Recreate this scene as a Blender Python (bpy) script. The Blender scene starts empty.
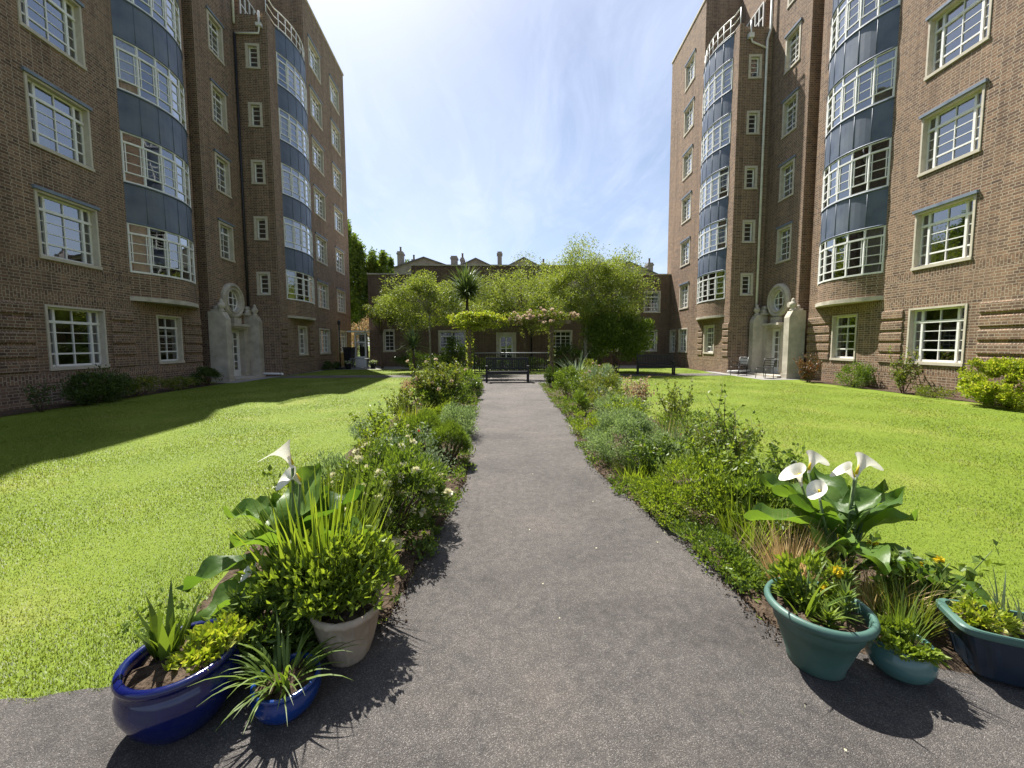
import bpy, math, random
import numpy as np
from mathutils import Matrix, Vector

random.seed(7)
rng = np.random.default_rng(11)
R = math.radians
scene = bpy.context.scene
COL = scene.collection

# ------------------------------------------------------------------ camera
Wm = [[0.9995393707706975, -0.005558411112110376, 0.02983538746567659],
      [-0.030161074517440527, -0.07277567196168594, 0.9968921762931428],
      [-0.0033698461792318253, -0.9973328459628882, -0.07290979701174918]]
cd = bpy.data.cameras.new('camera'); cam = bpy.data.objects.new('camera', cd); COL.objects.link(cam)
mx = Matrix(((Wm[0][0], -Wm[0][1], -Wm[0][2], 0), (Wm[1][0], -Wm[1][1], -Wm[1][2], 0),
             (Wm[2][0], -Wm[2][1], -Wm[2][2], 1.5), (0, 0, 0, 1)))
cam.matrix_world = mx
cd.sensor_fit = 'HORIZONTAL'; cd.sensor_width = 36.0
cd.lens = 392.0 / 1024 * 36.0
cd.shift_y = -0.0103877
cd.clip_start = 0.05; cd.clip_end = 2000
scene.camera = cam

# ------------------------------------------------------------------ materials
def new_mat(name):
    m = bpy.data.materials.new(name); m.use_nodes = True
    nt = m.node_tree; nt.nodes.clear()
    out = nt.nodes.new('ShaderNodeOutputMaterial')
    return m, nt, out

def nd(nt, typ, **kw):
    n = nt.nodes.new(typ)
    for k, v in kw.items():
        if k in n.inputs: n.inputs[k].default_value = v
        else: setattr(n, k, v)
    return n

def L(nt, a, b): nt.links.new(a, b)

def ramp(nt, fac, stops):
    r = nt.nodes.new('ShaderNodeValToRGB')
    e = r.color_ramp.elements
    while len(e) < len(stops): e.new(0.5)
    for i, (p, c) in enumerate(stops):
        e[i].position = p; e[i].color = (*c, 1) if len(c) == 3 else c
    L(nt, fac, r.inputs[0]); return r

def mixc(nt, fac, a, b, blend='MIX'):
    n = nt.nodes.new('ShaderNodeMix'); n.data_type = 'RGBA'; n.blend_type = blend
    if isinstance(fac, (int, float)): n.inputs[0].default_value = fac
    else: L(nt, fac, n.inputs[0])
    for s, v in ((6, a), (7, b)):
        if isinstance(v, (tuple, list)): n.inputs[s].default_value = (*v, 1)
        else: L(nt, v, n.inputs[s])
    return n.outputs[2]

def noise_mat(name, c1, c2, scale=8.0, rough=0.7, detail=6.0, bump=0.0, bscale=None, spec=0.4, metal=0.0, coat=0.0, c3=None, s3=1.0):
    m, nt, out = new_mat(name)
    p = nd(nt, 'ShaderNodeBsdfPrincipled', Roughness=rough, Metallic=metal)
    p.inputs['Specular IOR Level'].default_value = spec
    p.inputs['Coat Weight'].default_value = coat
    p.inputs['Coat Roughness'].default_value = 0.06
    tc = nt.nodes.new('ShaderNodeTexCoord')
    n = nd(nt, 'ShaderNodeTexNoise', Scale=scale, Detail=detail); L(nt, tc.outputs['Object'], n.inputs['Vector'])
    r = ramp(nt, n.outputs[0], [(0.3, c1), (0.7, c2)])
    col = r.outputs[0]
    if c3 is not None:
        n3 = nd(nt, 'ShaderNodeTexNoise', Scale=s3, Detail=5.0); L(nt, tc.outputs['Object'], n3.inputs['Vector'])
        r3 = ramp(nt, n3.outputs[0], [(0.48, (0, 0, 0)), (0.7, (1, 1, 1))])
        col = mixc(nt, r3.outputs[0], col, c3)
    L(nt, col, p.inputs['Base Color'])
    if bump:
        b = nd(nt, 'ShaderNodeBump', Strength=bump, Distance=0.02)
        nb = nd(nt, 'ShaderNodeTexNoise', Scale=bscale or scale * 3, Detail=4.0); L(nt, tc.outputs['Object'], nb.inputs['Vector'])
        L(nt, nb.outputs[0], b.inputs['Height']); L(nt, b.outputs[0], p.inputs['Normal'])
    L(nt, p.outputs[0], out.inputs[0]); return m

def brick_mat(name, c1, c2, mortar, dirt):
    m, nt, out = new_mat(name)
    p = nd(nt, 'ShaderNodeBsdfPrincipled', Roughness=0.88); p.inputs['Specular IOR Level'].default_value = 0.2
    uv = nt.nodes.new('ShaderNodeUVMap')
    br = nt.nodes.new('ShaderNodeTexBrick'); br.offset = 0.5; br.squash = 0.52; br.squash_frequency = 2
    for k, v in (('Scale', 1.0), ('Mortar Size', 0.0085), ('Mortar Smooth', 0.1), ('Bias', -0.05), ('Brick Width', 0.232), ('Row Height', 0.0755)):
        br.inputs[k].default_value = v
    L(nt, uv.outputs[0], br.inputs['Vector'])
    # colour of the two brick kinds drifts from place to place
    n1 = nd(nt, 'ShaderNodeTexNoise', Scale=4.3, Detail=5.0, Roughness=0.75); L(nt, uv.outputs[0], n1.inputs['Vector'])
    ra = ramp(nt, n1.outputs[0], [(0.3, c1[0]), (0.7, c1[1])]); rb = ramp(nt, n1.outputs[0], [(0.3, c2[0]), (0.7, c2[1])])
    L(nt, ra.outputs[0], br.inputs['Color1']); L(nt, rb.outputs[0], br.inputs['Color2'])
    br.inputs['Mortar'].default_value = (*mortar, 1)
    n2 = nd(nt, 'ShaderNodeTexNoise', Scale=0.45, Detail=7.0, Roughness=0.7); L(nt, uv.outputs[0], n2.inputs['Vector'])
    r2 = ramp(nt, n2.outputs[0], [(0.42, (0, 0, 0)), (0.75, (0.55, 0.55, 0.55))])
    # fine speckle in each brick
    n3 = nd(nt, 'ShaderNodeTexNoise', Scale=38.0, Detail=3.0); L(nt, uv.outputs[0], n3.inputs['Vector'])
    r3 = ramp(nt, n3.outputs[0], [(0.3, (0.72, 0.72, 0.72)), (0.7, (1.2, 1.2, 1.2))])
    mp = nt.nodes.new('ShaderNodeMapping'); mp.inputs['Scale'].default_value = (2.2, 0.16, 1); L(nt, uv.outputs[0], mp.inputs[0])
    n5 = nd(nt, 'ShaderNodeTexNoise', Scale=1.0, Detail=8.0, Roughness=0.7); L(nt, mp.outputs[0], n5.inputs['Vector'])
    r5 = ramp(nt, n5.outputs[0], [(0.32, (0.70, 0.68, 0.67)), (0.5, (0.98, 0.98, 0.98)), (0.75, (1.16, 1.14, 1.1))])
    c = mixc(nt, r2.outputs[0], br.outputs['Color'], dirt); c = mixc(nt, 1.0, c, r5.outputs[0], 'MULTIPLY')
    c = mixc(nt, 1.0, c, r3.outputs[0], 'MULTIPLY')
    L(nt, c, p.inputs['Base Color'])
    b = nd(nt, 'ShaderNodeBump', Strength=0.6, Distance=0.012); b.invert = True
    L(nt, br.outputs['Fac'], b.inputs['Height']); L(nt, b.outputs[0], p.inputs['Normal'])
    L(nt, p.outputs[0], out.inputs[0]); return m

def leaf_mat(name, dark, light, trans=0.35, rough=0.45, tcol=None, hue=None):
    """two-sided leaf: every leaf its own tone, light passes through it"""
    m, nt, out = new_mat(name)
    g = nt.nodes.new('ShaderNodeNewGeometry'); k_ = 1.35
    dark = tuple(x * k_ for x in dark); light = tuple(x * k_ for x in light); hue = tuple(x * 1.2 for x in hue) if hue else None
    r = ramp(nt, g.outputs['Random Per Island'], [(0.0, dark), (0.75, light), (1.0, hue or light)])
    p = nd(nt, 'ShaderNodeBsdfPrincipled', Roughness=rough); p.inputs['Specular IOR Level'].default_value = 0.35
    L(nt, r.outputs[0], p.inputs['Base Color'])
    t = nt.nodes.new('ShaderNodeBsdfTranslucent')
    tc = mixc(nt, 1.0, r.outputs[0], tcol or (1.5, 1.45, 0.5), 'MULTIPLY')
    L(nt, tc, t.inputs[0])
    mx_ = nt.nodes.new('ShaderNodeMixShader'); mx_.inputs[0].default_value = trans
    L(nt, p.outputs[0], mx_.inputs[1]); L(nt, t.outputs[0], mx_.inputs[2]); L(nt, mx_.outputs[0], out.inputs[0])
    return m

def glass_mat(name, k=2.5, base=0.09):
    m, nt, out = new_mat(name)
    tr = nt.nodes.new('ShaderNodeBsdfTransparent'); tr.inputs[0].default_value = (0.72, 0.76, 0.78, 1)
    gl = nt.nodes.new('ShaderNodeBsdfGlossy'); gl.inputs['Roughness'].default_value = 0.015; gl.inputs[0].default_value = (0.95, 0.97, 1, 1)
    fr = nd(nt, 'ShaderNodeFresnel', IOR=1.65)
    mt = nt.nodes.new('ShaderNodeMath'); mt.operation = 'MULTIPLY_ADD'; mt.inputs[1].default_value = k; mt.inputs[2].default_value = base
    mt.use_clamp = True
    tc = nt.nodes.new('ShaderNodeTexCoord')
    n = nd(nt, 'ShaderNodeTexNoise', Scale=1.6, Detail=1.0); L(nt, tc.outputs['Object'], n.inputs['Vector'])
    b = nd(nt, 'ShaderNodeBump', Strength=0.05, Distance=0.05); L(nt, n.outputs[0], b.inputs['Height'])
    L(nt, b.outputs[0], gl.inputs['Normal'])
    L(nt, fr.outputs[0], mt.inputs[0])
    mi = nt.nodes.new('ShaderNodeMixShader'); L(nt, mt.outputs[0], mi.inputs[0])
    L(nt, tr.outputs[0], mi.inputs[1]); L(nt, gl.outputs[0], mi.inputs[2]); L(nt, mi.outputs[0], out.inputs[0])
    return m

def tarmac_mat(name):
    m, nt, out = new_mat(name)
    p = nd(nt, 'ShaderNodeBsdfPrincipled', Roughness=0.85); p.inputs['Specular IOR Level'].default_value = 0.35
    tc = nt.nodes.new('ShaderNodeTexCoord')
    v = nd(nt, 'ShaderNodeTexVoronoi', Scale=330.0); L(nt, tc.outputs['Object'], v.inputs['Vector'])
    sep = nt.nodes.new('ShaderNodeSeparateColor'); L(nt, v.outputs['Color'], sep.inputs[0])
    r = ramp(nt, sep.outputs[0], [(0.0, (0.072, 0.066, 0.064)), (0.6, (0.104, 0.096, 0.092)), (0.86, (0.15, 0.14, 0.132)), (1.0, (0.26, 0.246, 0.234))])
    n = nd(nt, 'ShaderNodeTexNoise', Scale=0.9, Detail=7.0, Roughness=0.7); L(nt, tc.outputs['Object'], n.inputs['Vector'])
    r2 = ramp(nt, n.outputs[0], [(0.3, (0.72, 0.71, 0.71)), (0.5, (1, 1, 1)), (0.72, (1.28, 1.25, 1.2))])
    c = mixc(nt, 1.0, r.outputs[0], r2.outputs[0], 'MULTIPLY')
    n4 = nd(nt, 'ShaderNodeTexNoise', Scale=16.0, Detail=4.0); L(nt, tc.outputs['Object'], n4.inputs['Vector'])
    r4 = ramp(nt, n4.outputs[0], [(0.3, (0.82, 0.82, 0.82)), (0.7, (1.15, 1.14, 1.12))])
    c = mixc(nt, 1.0, c, r4.outputs[0], 'MULTIPLY')
    n6 = nd(nt, 'ShaderNodeTexNoise', Scale=0.38, Detail=9.0, Roughness=0.72, Distortion=0.8); L(nt, tc.outputs['Object'], n6.inputs['Vector'])
    r6 = ramp(nt, n6.outputs[0], [(0.33, (0.66, 0.64, 0.63)), (0.48, (0.98, 0.97, 0.96)), (0.7, (1.2, 1.17, 1.1))]); c = mixc(nt, 1.0, c, r6.outputs[0], 'MULTIPLY')
    n7 = nd(nt, 'ShaderNodeTexNoise', Scale=3.1, Detail=8.0, Roughness=0.75); L(nt, tc.outputs['Object'], n7.inputs['Vector'])
    r7 = ramp(nt, n7.outputs[0], [(0.60, (0, 0, 0)), (0.78, (0.5, 0.5, 0.5))]); c = mixc(nt, r7.outputs[0], c, (0.085, 0.075, 0.062))
    L(nt, c, p.inputs['Base Color'])
    b = nd(nt, 'ShaderNodeBump', Strength=0.9, Distance=0.006); L(nt, v.outputs['Distance'], b.inputs['Height']); b.invert = True
    L(nt, b.outputs[0], p.inputs['Normal']); L(nt, p.outputs[0], out.inputs[0]); return m

def lawn_mat(name, k=1.0):
    m, nt, out = new_mat(name)
    p = nd(nt, 'ShaderNodeBsdfPrincipled', Roughness=0.75); p.inputs['Specular IOR Level'].default_value = 0.15
    tc = nt.nodes.new('ShaderNodeTexCoord')
    n = nd(nt, 'ShaderNodeTexNoise', Scale=0.8, Detail=6.0, Roughness=0.65); L(nt, tc.outputs['Object'], n.inputs['Vector'])
    r = ramp(nt, n.outputs[0], [(0.3, (0.118 * k, 0.176 * k, 0.017 * k)), (0.55, (0.15 * k, 0.206 * k, 0.023 * k)), (0.75, (0.225 * k, 0.245 * k, 0.054 * k))])
    n2 = nd(nt, 'ShaderNodeTexNoise', Scale=26.0, Detail=5.0, Roughness=0.75); L(nt, tc.outputs['Object'], n2.inputs['Vector'])
    r2 = ramp(nt, n2.outputs[0], [(0.3, (0.75, 0.8, 0.7)), (0.52, (1, 1, 1)), (0.72, (1.18, 1.14, 1.2))])
    c = mixc(nt, 1.0, r.outputs[0], r2.outputs[0], 'MULTIPLY')
    L(nt, c, p.inputs['Base Color'])
    b = nd(nt, 'ShaderNodeBump', Strength=0.7, Distance=0.03); L(nt, n2.outputs[0], b.inputs['Height'])
    L(nt, b.outputs[0], p.inputs['Normal']); L(nt, p.outputs[0], out.inputs[0]); return m

def grass_blade_mat(name):
    m, nt, out = new_mat(name)
    tc = nt.nodes.new('ShaderNodeTexCoord'); g = nt.nodes.new('ShaderNodeNewGeometry')
    n = nd(nt, 'ShaderNodeTexNoise', Scale=0.8, Detail=6.0, Roughness=0.65); L(nt, tc.outputs['Object'], n.inputs['Vector'])
    ad = nt.nodes.new('ShaderNodeMath'); ad.operation = 'MULTIPLY_ADD'; ad.inputs[1].default_value = 0.26; L(nt, g.outputs['Random Per Island'], ad.inputs[0])
    sb = nt.nodes.new('ShaderNodeMath'); sb.operation = 'SUBTRACT'; sb.inputs[1].default_value = 0.13; L(nt, n.outputs[0], sb.inputs[0]); L(nt, sb.outputs[0], ad.inputs[2])
    r = ramp(nt, ad.outputs[0], [(0.25, (0.142, 0.212, 0.020)), (0.5, (0.175, 0.24, 0.026)), (0.82, (0.265, 0.285, 0.064))])
    d = nd(nt, 'ShaderNodeBsdfPrincipled', Roughness=0.5); d.inputs['Specular IOR Level'].default_value = 0.3; L(nt, r.outputs[0], d.inputs['Base Color'])
    vm = nt.nodes.new('ShaderNodeVectorMath'); vm.operation = 'MULTIPLY_ADD'; vm.inputs[1].default_value = (0.35, 0.35, 0.35); vm.inputs[2].default_value = (0, 0, 0.65); L(nt, g.outputs['Normal'], vm.inputs[0])
    vn = nt.nodes.new('ShaderNodeVectorMath'); vn.operation = 'NORMALIZE'; L(nt, vm.outputs[0], vn.inputs[0]); L(nt, vn.outputs[0], d.inputs['Normal'])
    t = nt.nodes.new('ShaderNodeBsdfTranslucent'); c = mixc(nt, 1.0, r.outputs[0], (1.35, 1.3, 0.7), 'MULTIPLY'); L(nt, c, t.inputs[0])
    mi = nt.nodes.new('ShaderNodeMixShader'); mi.inputs[0].default_value = 0.38
    L(nt, d.outputs[0], mi.inputs[1]); L(nt, t.outputs[0], mi.inputs[2]); L(nt, mi.outputs[0], out.inputs[0]); return m

M = {}
M['brick'] = brick_mat('purple_brown_brick', ((0.185, 0.113, 0.073), (0.325, 0.205, 0.130)), ((0.058, 0.040, 0.036), (0.145, 0.09, 0.064)), (0.40, 0.34, 0.26), (0.25, 0.175, 0.12))
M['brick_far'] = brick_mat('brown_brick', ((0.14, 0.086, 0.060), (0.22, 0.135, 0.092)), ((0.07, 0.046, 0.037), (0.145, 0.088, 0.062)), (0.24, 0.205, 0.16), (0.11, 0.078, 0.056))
M['stone'] = noise_mat('portland_stone', (0.43, 0.395, 0.325), (0.56, 0.515, 0.43), 5, 0.85, 8, 0.25, 30, 0.2, c3=(0.35, 0.32, 0.26), s3=1.6)
M['surround'] = noise_mat('cream_stone_surround', (0.46, 0.415, 0.335), (0.58, 0.53, 0.435), 6, 0.8, 6, 0.1, 40, 0.25)
M['white'] = noise_mat('white_window_paint', (0.72, 0.72, 0.69), (0.82, 0.82, 0.80), 9, 0.42, 4)
M['whitepipe'] = noise_mat('white_pipe_paint', (0.62, 0.61, 0.58), (0.78, 0.77, 0.75), 5, 0.5, 5)
M['lead'] = noise_mat('blue_grey_lead_sheet', (0.072, 0.094, 0.138), (0.115, 0.142, 0.198), 2.2, 0.48, 8, 0.12, 5, 0.5, metal=0.05, c3=(0.14, 0.165, 0.205), s3=0.9)
M['lintel'] = noise_mat('lead_flashing', (0.12, 0.15, 0.20), (0.2, 0.24, 0.30), 4, 0.5, 6)
M['glass'] = glass_mat('window_glass')
M['glass_dim'] = glass_mat('old_window_glass', 1.2, 0.02)
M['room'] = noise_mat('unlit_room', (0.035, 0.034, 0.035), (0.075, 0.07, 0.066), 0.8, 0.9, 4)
M['curtain'] = noise_mat('net_curtain', (0.55, 0.53, 0.48), (0.74, 0.72, 0.67), 7, 0.9, 3)
M['curtain_purple'] = noise_mat('purple_curtain', (0.09, 0.02, 0.10), (0.16, 0.04, 0.16), 7, 0.9, 3)
M['roof'] = noise_mat('roof_felt', (0.12, 0.12, 0.12), (0.2, 0.19, 0.18), 4, 0.9)
M['slate'] = noise_mat('roof_slate', (0.085, 0.082, 0.085), (0.16, 0.15, 0.15), 2.5, 0.7, 8)
M['render'] = noise_mat('painted_render', (0.22, 0.20, 0.18), (0.33, 0.30, 0.27), 1.5, 0.85, 8)
M['tarmac'] = tarmac_mat('tarmac')
M['paving'] = noise_mat('grey_paving', (0.20, 0.19, 0.18), (0.32, 0.31, 0.29), 3, 0.85, 9, 0.2, 60)
M['lawn'] = lawn_mat('lawn_grass')
M['blade'] = grass_blade_mat('grass_blade')
M['soil'] = noise_mat('garden_soil', (0.045, 0.032, 0.022), (0.12, 0.088, 0.062), 22, 0.95, 8, 1.0, 60, 0.1)
M['bark'] = noise_mat('brown_bark', (0.07, 0.05, 0.036), (0.16, 0.12, 0.09), 14, 0.9, 7, 0.8, 25, 0.15)
M['palebark'] = noise_mat('pale_grey_bark', (0.20, 0.185, 0.16), (0.36, 0.34, 0.30), 9, 0.85, 7, 0.5, 25, 0.15)
M['blackmetal'] = noise_mat('black_painted_metal', (0.012, 0.012, 0.014), (0.03, 0.03, 0.033), 9, 0.4)
M['benchwood'] = noise_mat('dark_stained_wood', (0.010, 0.011, 0.015), (0.028, 0.027, 0.031), 12, 0.55, 6, 0.2, 40)
M['rail'] = noise_mat('grey_galvanised_rail', (0.22, 0.23, 0.24), (0.34, 0.35, 0.36), 9, 0.45, metal=0.3)
M['post'] = noise_mat('weathered_timber', (0.10, 0.075, 0.05), (0.22, 0.17, 0.12), 9, 0.85, 8, 0.4, 40)
M['blueglaze'] = noise_mat('cobalt_glaze', (0.002, 0.004, 0.045), (0.006, 0.012, 0.12), 5, 0.14, 7, 0.05, 20, 0.5, coat=0.25, c3=(0.012, 0.022, 0.075), s3=9)
M['blueglaze2'] = noise_mat('bright_blue_glaze', (0.003, 0.02, 0.11), (0.008, 0.045, 0.23), 6, 0.18, 6, 0.04, 20, 0.5, coat=0.25)
M['beigepot'] = noise_mat('beige_barrel_wood_grain', (0.27, 0.21, 0.145), (0.45, 0.37, 0.28), 9, 0.6, 8, 0.3, 35)
M['tealpot'] = noise_mat('teal_plastic', (0.055, 0.118, 0.096), (0.075, 0.155, 0.128), 4, 0.45, 5, 0.03, 60, c3=(0.11, 0.175, 0.15), s3=5)
M['tealglaze'] = noise_mat('pale_teal_glaze', (0.065, 0.15, 0.135), (0.10, 0.205, 0.185), 5, 0.22, 6, 0.02, 20, coat=0.4, c3=(0.03, 0.13, 0.13), s3=7)
M['navy'] = noise_mat('navy_plastic', (0.008, 0.017, 0.032), (0.018, 0.034, 0.055), 5, 0.4)
M['straw'] = leaf_mat('dry_straw', (0.30, 0.21, 0.10), (0.55, 0.43, 0.24), 0.3, 0.6, (1.1, 1.0, 0.8))
# foliage tones
M['lf_mid'] = leaf_mat('mid_green_leaf', (0.045, 0.078, 0.015), (0.12, 0.175, 0.034), 0.38)
M['lf_bright'] = leaf_mat('bright_green_leaf', (0.075, 0.118, 0.016), (0.17, 0.225, 0.036), 0.42)
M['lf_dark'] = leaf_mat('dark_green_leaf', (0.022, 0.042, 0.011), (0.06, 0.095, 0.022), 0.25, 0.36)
M['lf_olive'] = leaf_mat('olive_leaf', (0.06, 0.085, 0.016), (0.15, 0.185, 0.036), 0.35, hue=(0.20, 0.20, 0.06))
M['lf_tree'] = leaf_mat('light_tree_leaf', (0.08, 0.118, 0.028), (0.195, 0.238, 0.066), 0.42, hue=(0.26, 0.285, 0.11))
M['lf_yellow'] = leaf_mat('yellow_green_leaf', (0.13, 0.19, 0.018), (0.28, 0.32, 0.045), 0.4, hue=(0.38, 0.37, 0.12))
M['lf_blue'] = leaf_mat('blue_green_leaf', (0.085, 0.125, 0.05), (0.21, 0.265, 0.125), 0.4, 0.5, (1.2, 1.3, 0.8))
M['lf_grey'] = leaf_mat('grey_green_leaf', (0.09, 0.125, 0.075), (0.21, 0.26, 0.16), 0.25, 0.6, (1.2, 1.3, 0.9))
M['lf_red'] = leaf_mat('bronze_red_leaf', (0.06, 0.035, 0.018), (0.15, 0.09, 0.035), 0.3, 0.4, (1.6, 0.9, 0.5), hue=(0.09, 0.12, 0.03))
M['lf_pinkish'] = leaf_mat('pinkish_pale_leaf', (0.16, 0.13, 0.07), (0.34, 0.27, 0.18), 0.35, 0.5, (1.3, 1.1, 0.8))
M['lf_calla'] = leaf_mat('calla_leaf', (0.045, 0.095, 0.018), (0.085, 0.15, 0.03), 0.40, 0.25)
M['lf_calla'] = leaf_mat('calla_leaf', (0.05, 0.10, 0.02), (0.10, 0.17, 0.035), 0.45, 0.42)
_nt = M['lf_calla'].node_tree; _p = [n for n in _nt.nodes if n.type == 'BSDF_PRINCIPLED'][0]; _tc = _nt.nodes.new('ShaderNodeTexCoord')
_n = nd(_nt, 'ShaderNodeTexNoise', Scale=9.0, Detail=5.0); L(_nt, _tc.outputs['Object'], _n.inputs['Vector'])
_b = nd(_nt, 'ShaderNodeBump', Strength=0.5, Distance=0.02); L(_nt, _n.outputs[0], _b.inputs['Height']); L(_nt, _b.outputs[0], _p.inputs['Normal'])
M['lf_cord'] = leaf_mat('cordyline_leaf', (0.05, 0.085, 0.035), (0.14, 0.185, 0.085), 0.2, 0.38)
M['stem'] = noise_mat('green_stem', (0.07, 0.12, 0.03), (0.12, 0.18, 0.05), 20, 0.5)
M['darkstem'] = noise_mat('dark_rose_stem', (0.045, 0.026, 0.02), (0.09, 0.06, 0.035), 20, 0.6)
M['fl_white'] = leaf_mat('white_petal', (0.52, 0.51, 0.44), (0.60, 0.59, 0.54), 0.3, 0.45, (1, 1, 0.95))
M['fl_cream'] = leaf_mat('cream_petal', (0.44, 0.42, 0.25), (0.58, 0.56, 0.40), 0.3, 0.5, (1, 1, 0.9))
M['fl_yellow'] = leaf_mat('yellow_petal', (0.55, 0.40, 0.015), (0.62, 0.50, 0.04), 0.3, 0.5, (1, 1, 0.8))
M['fl_pink'] = leaf_mat('pink_petal', (0.42, 0.30, 0.22), (0.54, 0.44, 0.34), 0.3, 0.5, (1, 1, 1))
M['fl_red'] = leaf_mat('red_petal', (0.45, 0.03, 0.03), (0.6, 0.06, 0.05), 0.3, 0.5, (1, 1, 1))

# ------------------------------------------------------------------ objects
def tag(o, label=None, cat=None, group=None, kind=None):
    if label: o['label'] = label
    if cat: o['category'] = cat
    if group: o['group'] = group
    if kind: o['kind'] = kind
    return o

def thing(name, label, cat, loc=(0, 0, 0), rz=0.0, group=None):
    o = bpy.data.objects.new(name, None); COL.objects.link(o); o.empty_display_size = 0.2
    o.location = loc; o.rotation_euler = (0, 0, rz)
    return tag(o, label, cat, group)

def copy_tree(o, parent=None):
    c = o.copy(); COL.objects.link(c)
    if parent is not None: c.parent = parent
    for ch in list(o.children): copy_tree(ch, c)
    return c

class MB:
    def __init__(s, flip=1): s.v = []; s.f = []; s.sw = []; s.m = []; s.s = flip; s.sm = []
    def quad(s, *pts, sw=False, m=0, sm=False):
        i = len(s.v); s.v += [tuple(p) for p in pts]
        s.f.append(tuple(range(i, i + len(pts)))); s.sw.append(sw); s.m.append(m); s.sm.append(sm)
    def box(s, x0, x1, y0, y1, z0, z1, m=0):
        a, b, c, d = (x0, y0, z0), (x1, y0, z0), (x1, y1, z0), (x0, y1, z0)
        e, f, g, h = (x0, y0, z1), (x1, y0, z1), (x1, y1, z1), (x0, y1, z1)
        for q in ((a, d, c, b), (e, f, g, h), (a, b, f, e), (b, c, g, f), (c, d, h, g), (d, a, e, h)): s.quad(*q, m=m)
    def beam(s, p0, p1, a, b, m=0):
        p0, p1, a, b = Vector(p0), Vector(p1), Vector(a), Vector(b)
        c0 = [p0 - a - b, p0 + a - b, p0 + a + b, p0 - a + b]; c1 = [p1 - a - b, p1 + a - b, p1 + a + b, p1 - a + b]
        s.quad(*c0[::-1], m=m); s.quad(*c1, m=m)
        for i in range(4): s.quad(c0[i], c0[(i + 1) % 4], c1[(i + 1) % 4], c1[i], m=m)
    def tube(s, pts, r, n=8, m=0, caps=True):
        pts = [Vector(p) for p in pts]; rs = r if isinstance(r, (list, tuple)) else [r] * len(pts)
        rings = []; ref = None
        for i, p in enumerate(pts):
            d = (pts[min(i + 1, len(pts) - 1)] - pts[max(i - 1, 0)]).normalized()
            if ref is None: ref = Vector((1, 0, 0)) if abs(d.x) < 0.8 else Vector((0, 1, 0))
            a = (ref - d * ref.dot(d)).normalized(); b = d.cross(a); ref = a
            i0 = len(s.v)
            for k in range(n):
                t = 2 * math.pi * k / n; s.v.append(tuple(p + (a * math.cos(t) + b * math.sin(t)) * rs[i]))
            rings.append(i0)
        for i in range(len(rings) - 1):
            for k in range(n):
                k2 = (k + 1) % n
                s.f.append((rings[i] + k, rings[i] + k2, rings[i + 1] + k2, rings[i + 1] + k)); s.sw.append(False); s.m.append(m); s.sm.append(True)
        if caps:
            for i0, rev in ((rings[0], True), (rings[-1], False)):
                ids = list(range(i0, i0 + n)); s.f.append(tuple(ids[::-1] if rev else ids)); s.sw.append(False); s.m.append(m); s.sm.append(False)
    def lathe(s, prof, c=(0, 0, 0), n=28, sx=1.0, sy=1.0, m=0, rib=0.0):
        rings = []
        for r, z in prof:
            i0 = len(s.v)
            for k in range(n):
                t = 2 * math.pi * k / n; q = 1 + rib * (0.5 + 0.5 * math.sin(z * 90 + k)) * (k % 4 < 2); s.v.append((c[0] + r * q * sx * math.cos(t), c[1] + r * q * sy * math.sin(t), c[2] + z))
            rings.append(i0)
        for i in range(len(rings) - 1):
            for k in range(n):
                k2 = (k + 1) % n
                s.f.append((rings[i] + k, rings[i] + k2, rings[i + 1] + k2, rings[i + 1] + k)); s.sw.append(False); s.m.append(m); s.sm.append(True)
    def build(s, name, mats, parent=None, loc=None, smooth=None, bevel=0.0):
        me = bpy.data.meshes.new(name)
        v = [(x, y * s.s, z) for x, y, z in s.v]
        f = [tuple(reversed(q)) for q in s.f] if s.s < 0 else s.f
        me.from_pydata(v, [], f)
        if not isinstance(mats, (list, tuple)): mats = [mats]
        for m in mats: me.materials.append(m)
        me.polygons.foreach_set('material_index', s.m)
        me.polygons.foreach_set('use_smooth', s.sm if smooth is None else [smooth] * len(f))
        uvl = me.uv_layers.new(name='UVMap'); uv = np.zeros((len(me.loops), 2), np.float32)
        va = np.array(v, np.float64)
        for p, sw in zip(me.polygons, s.sw):
            nrm = p.normal; ax = max(range(3), key=lambda k: abs(nrm[k]))
            co = va[list(p.vertices)]
            u, w = (co[:, 1], co[:, 2]) if ax == 0 else ((co[:, 0], co[:, 2]) if ax == 1 else (co[:, 0], co[:, 1]))
            ls = p.loop_start; q = np.stack([w, u], 1) if sw else np.stack([u, w], 1)
            uv[ls:ls + p.loop_total] = q
        uvl.data.foreach_set('uv', uv.ravel())
        me.update()
        o = bpy.data.objects.new(name, me); COL.objects.link(o)
        if parent is not None: o.parent = parent
        if loc is not None: o.location = loc
        if bevel:
            b = o.modifiers.new('bevel', 'BEVEL'); b.width = bevel; b.segments = 2; b.limit_method = 'ANGLE'
        return o

def np_mesh(name, verts, faces_k, mat, parent=None, loc=None, smooth=False):
    """verts (N,3), faces_k (F,k) all of k corners"""
    me = bpy.data.meshes.new(name); V = np.ascontiguousarray(verts, np.float32); F = np.ascontiguousarray(faces_k, np.int32)
    k = F.shape[1]
    me.vertices.add(len(V)); me.vertices.foreach_set('co', V.ravel())
    me.loops.add(F.size); me.loops.foreach_set('vertex_index', F.ravel())
    me.polygons.add(len(F)); me.polygons.foreach_set('loop_start', np.arange(0, F.size, k, dtype=np.int32))
    me.polygons.foreach_set('use_smooth', np.full(len(F), smooth))
    me.update(calc_edges=True); me.validate()
    me.materials.append(mat)
    o = bpy.data.objects.new(name, me); COL.objects.link(o)
    if parent is not None: o.parent = parent
    if loc is not None: o.location = loc
    return o

def unit(a): return a / np.maximum(np.linalg.norm(a, axis=-1, keepdims=True), 1e-9)

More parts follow.
